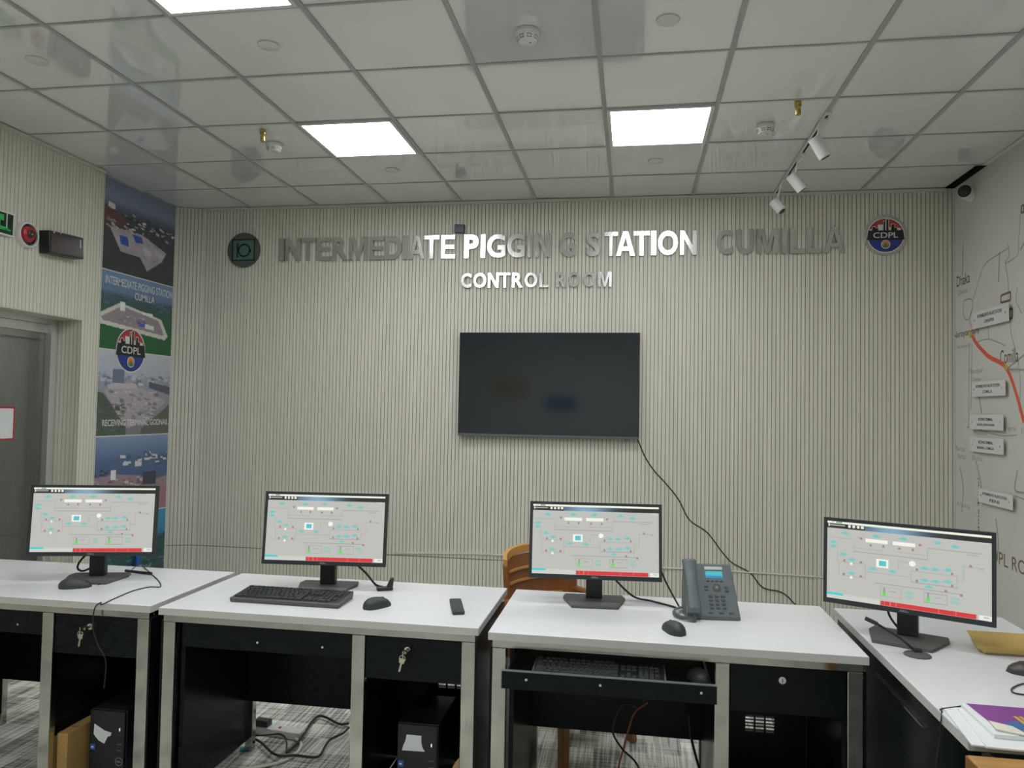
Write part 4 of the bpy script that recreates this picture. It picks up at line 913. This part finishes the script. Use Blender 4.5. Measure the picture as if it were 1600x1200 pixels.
o = thing('power_plug', 'black plug lying on the second desk right of the monitor stand', 'plug', (-1.0, 3.01, Z-.003), .5)
MB().box(-.035, .03, -.014, .014, 0, .014).hexa([(.005, -.011, .013), (.03, -.011, .013), (.03, .011, .013), (.005, .011, .013), (.022, -.009, .048), (.034, -.009, .05), (.034, .009, .05), (.022, .009, .048)]).build('plug_body', blk, o, bevel=.003)
cable('monitor_cable', [(-2.33, 2.99, .86), (-2.36, 2.96, .82), (-2.37, 2.95, .785), (-2.35, 2.96, .77), (-2.32, 2.98, .79), (-2.30, 2.99, .83)], .0045, black_cable, 'black cable looped at the left of the leftmost monitor stand')
cable('adapter_lead', [(-2.20, 3.03, .765), (-2.14, 3.045, .757), (-2.08, 3.04, .757)], .006, black_cable, 'short dark lead lying behind the leftmost monitor base')
mc = [(153, 914), (165, 911), (178, 908), (190, 902), (200, 895), (213, 884)]
cable('mouse_cable', onpath(mc), .0018, black_cable, 'thin cable from the leftmost mouse round the monitor base')
mc = onpath([(222, 884), (236, 896), (249, 909), (250, 917), (234, 917), (215, 921), (200, 926), (175, 937), (158, 945)])+[Vector((-1.965, 2.575, .752)), Vector((-1.985, 2.568, .73)), Vector((-1.985, 2.562, .66)), Vector((-1.96, 2.56, .60)), Vector((-1.925, 2.56, .54)), Vector((-1.93, 2.562, .44))]
cable('mouse_cable', mc, .0022, black_cable, 'thin dark cable crossing the leftmost desk and hanging over its front edge')
# gooseneck microphone
t = thing('desk_microphone', 'thin black gooseneck microphone on a round base before the right monitor', 'microphone', (.895, 2.578, .75))
MB().lathe([(.040, 0), (.040, .003), (.034, .007), (.012, .012), (0, .013)], n=32).build('base', base_m, t, smooth=True)
tip = ony(1352, 966, 2.60)-Vector((.895, 2.578, .75)); b0 = Vector((-.004, .004, .012))
MB().tube([b0, b0.lerp(tip, .35)+Vector((0, 0, .008)), b0.lerp(tip, .8)+Vector((0, 0, .006))], .0042).build('gooseneck', blk, t, smooth=True)
MB().tube([b0.lerp(tip, .76)+Vector((0, 0, .0065)), b0.lerp(tip, .9)+Vector((0, 0, .003)), tip], .0068).build('microphone_head', blk2, t, smooth=True)
MB().box(-.012, .012, -.010, .010, .008, .022).build('hinge', blk, t, bevel=.003)
cable('monitor_cable', [(.885, 2.80, .89), (.875, 2.79, .83), (.90, 2.775, .785), (.93, 2.775, .765)], .004, black_cable, 'black cable dropping behind the rightmost monitor stand, left strand')
cable('monitor_cable', [(.955, 2.775, .85), (.925, 2.775, .82), (.905, 2.77, .79), (.90, 2.768, .762)], .004, black_cable, 'black cable behind the rightmost monitor stand, right strand')
# envelope, papers, book
def flat(name, pts, z0, z1, m, lb, cat, bevel=0.0):
    c = Vector((sum(p[0] for p in pts)/len(pts), sum(p[1] for p in pts)/len(pts))); o = MB().zprism([(p[0]-c.x, p[1]-c.y) for p in pts], 0, z1-z0).build(name, m, bevel=bevel); o.location = (c.x, c.y, z0); return tag(o, lb, cat)
o = thing('brown_envelope', 'thick brown envelope beside the rightmost monitor', 'envelope', (1.25, 2.72, .7503), -.02)
MB().hexa([(-.13, -.085, 0), (.20, -.085, 0), (.20, .09, 0), (-.10, .09, 0), (-.155, -.082, .020), (.20, -.082, .020), (.20, .10, .026), (-.118, .10, .026)]).build('envelope_body', envelope_m, o, bevel=.002)
MB().box(-.13, .20, -.088, -.0855, .0, .006).build('dark_lower_edge', map_brown, o)  # dark brown strip along the lower front edge
flat('paper_sheet', [(.775, 1.90), (.99, 1.885), (1.01, 2.125), (.80, 2.135)], .7503, .7535, paper, 'white sheet of paper under the purple book, lower one', 'paper')
flat('paper_sheet', [(.800, 1.885), (1.08, 1.875), (1.10, 2.10), (.83, 2.115)], .7537, .7575, paper, 'white sheet of paper under the purple book, upper one', 'paper')
o = thing('purple_booklet', 'purple and blue booklet with a curled cream page at the bottom right', 'book', (.838, 1.935, .7578), -.02)
MB().box(0, .21, 0, .19, 0, .010).build('pages', paper, o, bevel=.001)
cv = MB(); zz = .0105
cv.quad([(.012, .19, zz), (.21, .19, zz), (.21, 0, zz), (.055, 0, zz), (.02, .06, zz)], 0)
cv.quad([(.060, .0, zz+.0004), (.21, 0, zz+.0004), (.21, .09, zz+.0004), (.055, .085, zz+.0004)], 1)
for s_ in range(3): cv.quad([(.095+s_*.013, .075+s_*.004, zz+.0008), (.105+s_*.013, .075+s_*.004, zz+.0008), (.100+s_*.013, .125, zz+.0008), (.092+s_*.013, .125, zz+.0008)], 2)
disc(cv, .150, .050, .036, lambda x, y, d: (x, y, zz+.0010), 4, n=24); disc(cv, .150, .050, .031, lambda x, y, d: (x, y, zz+.0014), 3, n=24)
cv.build('cover', [purple, bluep, yellowp, prb, prw], o)
MB().hexa([(.012, .02, .0105), (.075, -.003, .0105), (.058, .055, .0112), (.022, .075, .0112), (.010, .018, .016), (.078, -.004, .013), (.060, .050, .0135), (.018, .075, .0135)]).build('curled_page', pagem, o)
cable('mouse_cable', onpath([(1610, 1066), (1592, 1070), (1581, 1076), (1583, 1082), (1597, 1085), (1612, 1086)]), .0022, black_cable, 'thin dark cable loop at the right edge on the rightmost desk')
hw = onpath([(1512, 1102), (1490, 1105), (1470, 1108)], .7535)+[Vector((.787, 2.10, .752)), Vector((.779, 2.085, .73)), Vector((.778, 2.09, .68)), Vector((.778, 2.11, .62)), Vector((.778, 2.115, .57))]
cable('mouse_cable', hw, .002, black_cable, 'thin grey wire hanging over the left edge of the rightmost desk')

# ---------------------------------------------------------------- computers and boxes under the desks
def tower(x, y, z, lb, tilt=0.0, ppts=None):
    t = thing('computer_tower', lb, 'computer', (x, y, z), 0, 'black computer towers inside the desks')
    MB().box(-.077, .077, 0, .28, 0, .30).build('case', blk, t, bevel=.004)
    MB().box(-.075, .075, -.012, 0, .002, .298).build('front_panel', mat('tower_front', (.010, .011, .013), .4, noise=.1), t, bevel=.003)
    pp = MB(); n_ = len(ppts); pp.prism(ppts, 0, .0008, lambda p, q: (p[0], -.0125-q, p[1])); pp.build('torn_paper', paper, t)
    MB().box(-.070, -.050, -.0130, -.012, .145, .167).build('processor_badge', badge_b, t)
    MB().box(-.066, -.056, -.0134, -.0130, .152, .158).build('badge_mark', prw, t)
    MB().box(.052, .056, -.013, -.012, .224, .236).build('power_light', mat('power_led', (.8, .8, .8), .4, emit=(.8, .85, .9), es=.6, noise=.01), t)
    for zz in (.172, .148):
        for xx in (.046, .056): MB().box(xx, xx+.007, -.0126, -.012, zz, zz+.004).build('audio_port' if zz > .16 else 'usb_port', grey_pl, t)
    lg = MB(); f = lambda a, b, d: (.055+a, -.0126-d, .108+b); disc(lg, 0, 0, .016, f, 0, n=28, inner=.0142); w = .020; text_into(lg, 'DELL', w, .006, lambda a, b, d: f(a-w/2, b-.003, 0), 0, bold=.02); lg.build('logo', mat('logo_grey'), t)
    return t
tower(-2.012, 2.71, .0005, 'black computer tower inside the leftmost desk beside cardboard boxes', ppts=[(-.055, .245), (-.01, .222), (.020, .216), (.016, .204), (.004, .200), (-.010, .172), (-.036, .183), (-.057, .205)])
tower(-.765, 2.72, .0445, 'black computer tower inside the second desk cabinet', ppts=[(-.040, .262), (.016, .262), (.016, .240), (.020, .222), (.030, .206), (-.056, .204), (-.052, .222), (-.044, .240)])
for o_ in bpy.data.objects:
    pass
t = thing('cardboard_box', 'flat cardboard box standing beside the computer of the leftmost desk', 'box', (-2.124, 2.625, .0005), 0)
MB().box(-.044, .0, 0, .30, 0, .230).build('carton', cardboard, t, bevel=.002); MB().box(-.036, -.008, .06, .07, .2302, .2306).build('flap_slot', map_brown, t)
t = thing('cardboard_box', 'thin cardboard piece leaning left of the taller box in the leftmost desk', 'box', (-2.198, 2.625, .0005), 0)
MB().box(.0, .016, 0, .25, 0, .208).build('carton', cardboard, t, bevel=.001)
t = thing('cardboard_box', 'tan board leaning at the right inside the second desk cabinet', 'box', (-.590, 2.655, .0445), 0)
MB().prism([(-.080, 0), (0, 0), (0, .225), (-.016, .205), (-.040, .165), (-.062, .09)], 0, .012, lambda p, q: (p[0], q, p[1])).build('carton', mat('tan_board', (.55, .33, .16), .6, noise=.05), t)

# power strip and floor cables
t = thing('power_strip', 'white power strip with a black plug on the carpet under the second desk', 'power strip', (-1.60, 3.285, 0), -.12)
MB().box(-.10, .14, -.028, .028, 0, .032).build('strip_body', whitepl, t, bevel=.004)
MB().box(-.10, -.03, -.022, .022, .0322, .06).build('black_plug', blk, t, bevel=.004); MB().box(.02, .03, -.006, .006, .0322, .036).build('switch', red_m, t)
def fl(px, z=.008): return [onz(u, v, z) for u, v in px]
cable('floor_cable', fl([(437, 1143), (455, 1149), (469, 1160), (470, 1166), (462, 1178), (440, 1190), (405, 1198), (370, 1203)], .009), .0065, white_cable, 'white cable looping from the power strip over the carpet', 'cable')
cable('floor_cable', fl([(545, 1130), (530, 1131), (510, 1121), (497, 1119), (487, 1128), (478, 1142), (465, 1160), (448, 1176)], .016), .006, black_cable, 'thick black cable rising in a hump on the carpet under the second desk', 'cable')
cable('floor_cable', fl([(545, 1137), (535, 1146), (517, 1155), (508, 1166), (500, 1180), (488, 1183), (460, 1180), (440, 1181), (425, 1176), (408, 1160), (392, 1152), (384, 1147)], .02), .0055, black_cable, 'long black cable running across the carpet to the power strip', 'cable')
cable('floor_cable', fl([(386, 1146), (400, 1149), (420, 1148), (437, 1147), (447, 1155), (448, 1176)], .03), .004, black_cable, 'thin black cable bending before the power strip', 'cable')
o = MB().box(-.02, .02, -.008, .008, 0, .014).build('network_plug', teal_pl, bevel=.002); p = onz(383, 1173, .0); o.location = (p.x, p.y, .001); o.rotation_euler = (0, 0, .6); tag(o, 'small teal plug on the carpet under the second desk', 'plug')
cable('tray_cable', [ony(u, v, 2.75) for u, v in ((1008, 1090), (1000, 1105), (975, 1100), (962, 1120), (958, 1145))]+[ony(972, 1170, 2.70), ony(1000, 1205, 2.6), ony(1010, 1300, 2.6)], .0035, black_cable, 'black cable hanging in a curve under the keyboard tray')
cable('tray_cable', [ony(u, v, 2.74) for u, v in ((1012, 1098), (992, 1113), (982, 1140), (974, 1170), (966, 1200), (955, 1260), (950, 1330))], .0032, redcable, 'dark red cable hanging under the keyboard tray')
cable('tray_cable', [ony(u, v, 2.95) for u, v in ((1076, 1115), (1080, 1152), (1088, 1185), (1096, 1215), (1110, 1290))], .005, black_cable, 'black cable at the right below the keyboard tray')
cable('floor_cable', [ony(53, 1186, 3.0), ony(45, 1196, 2.98), ony(35, 1210, 2.96)], .004, white_cable, 'white cable end at the lower left under the leftmost desk')

# ---------------------------------------------------------------- plastic chair behind the desks
t = thing('plastic_chair', 'orange-brown plastic chair behind the desks, partly hidden by a monitor', 'chair', (-.29, 3.51, 0), .87)
bw, n_ = .22, 14
def arc(s): return Vector((bw*math.sin(s*1.15)/math.sin(1.15), .235-.10*(1-math.cos(s*1.15))/(1-math.cos(1.15)), 0))
def band(z0, z1, th, s0=-1, s1=1, lift=.0, m=0, mb=None, lean=.10):
    mb = mb or MB(); R = []
    for i in range(n_+1):
        s = s0+(s1-s0)*i/n_; a = arc(s); nn = Vector((math.sin(s*.9), math.cos(s*.9), 0)).normalized(); dz = lift*(1-s*s)
        pts = []
        for (zz, off) in ((z0+dz, 0), (z1+dz, 0), (z1+dz, th), (z0+dz, th)):
            q = a+nn*off; pts.append((q.x, q.y+(zz-.42)*lean, zz))
        R.append(pts)
    return mb.rings(R, m)
band(.775, .812, .020, lift=.035).build('top_rail', chair_l, t, bevel=.003)
band(.44, .785, .008, lift=.02, s0=-.8, s1=.8).build('back_panel', chair_m, t)
for z in (.52, .60, .68, .735): 
    rb = band(z, z+.010, .010, lift=.0, s0=-.66, s1=.66).build('back_rib', chair_l, t); rb.location = (0, -.010, 0)
for s in (-1, 1):
    a0, a1 = (s*.78, s*1.0) if s > 0 else (-1.0, -.78)
    band(.42, .79, .022, s0=a0, s1=a1).build('back_post', chair_m, t, bevel=.003)
    MB().tube([(s*.225, .17, .62), (s*.235, .05, .61), (s*.235, -.12, .60), (s*.23, -.17, .56), (s*.225, -.19, .42)], .016).build('armrest', chair_m, t, smooth=True)
MB().prism([(-.22, -.21), (.22, -.21), (.20, .22), (-.20, .22)], .40, .425, lambda p, q: (p[0], p[1], q)).build('seat', chair_m, t, bevel=.008)
for sx in (-1, 1):
    for sy in (-1, 1): MB().hexa([(sx*.22-.018, sy*.21-.018, 0), (sx*.22+.018, sy*.21-.018, 0), (sx*.22+.018, sy*.21+.018, 0), (sx*.22-.018, sy*.21+.018, 0), (sx*.19-.022, sy*.18-.022, .402), (sx*.19+.022, sy*.18-.022, .402), (sx*.19+.022, sy*.18+.022, .402), (sx*.19-.022, sy*.18+.022, .402)]).build('leg', chair_m, t, bevel=.004)

# ---------------------------------------------------------------- cards added on the rear wall only for the dark television to mirror
def rear(u0, u1, v0, v1, m, lb, name, cat):
    def mir(u, v):
        d = ray(u, v); P = d*(5.74/d.y); e = Vector((d.x, -d.y, d.z)); Q = P+e*((5.74-YR)/-e.y*1.0 if e.y else 0); return Q.x, Q.z+HC
    xa, za = mir(u0, v1); xb, zb_ = mir(u1, v0); o = MB().box(-(xb-xa)/2, (xb-xa)/2, 0, .02, 0, max(zb_-za, .1)).build(name, m); o.location = ((xa+xb)/2, YR+.001, max(za, .02)); tag(o, lb, cat)
rear(772, 822, 590, 620, yellowp, 'yellow poster on the rear wall, added for the television to mirror', 'mirror_card', 'card')
rear(853, 900, 621, 642, bluep, 'blue poster on the rear wall, added for the television to mirror', 'mirror_card', 'card')
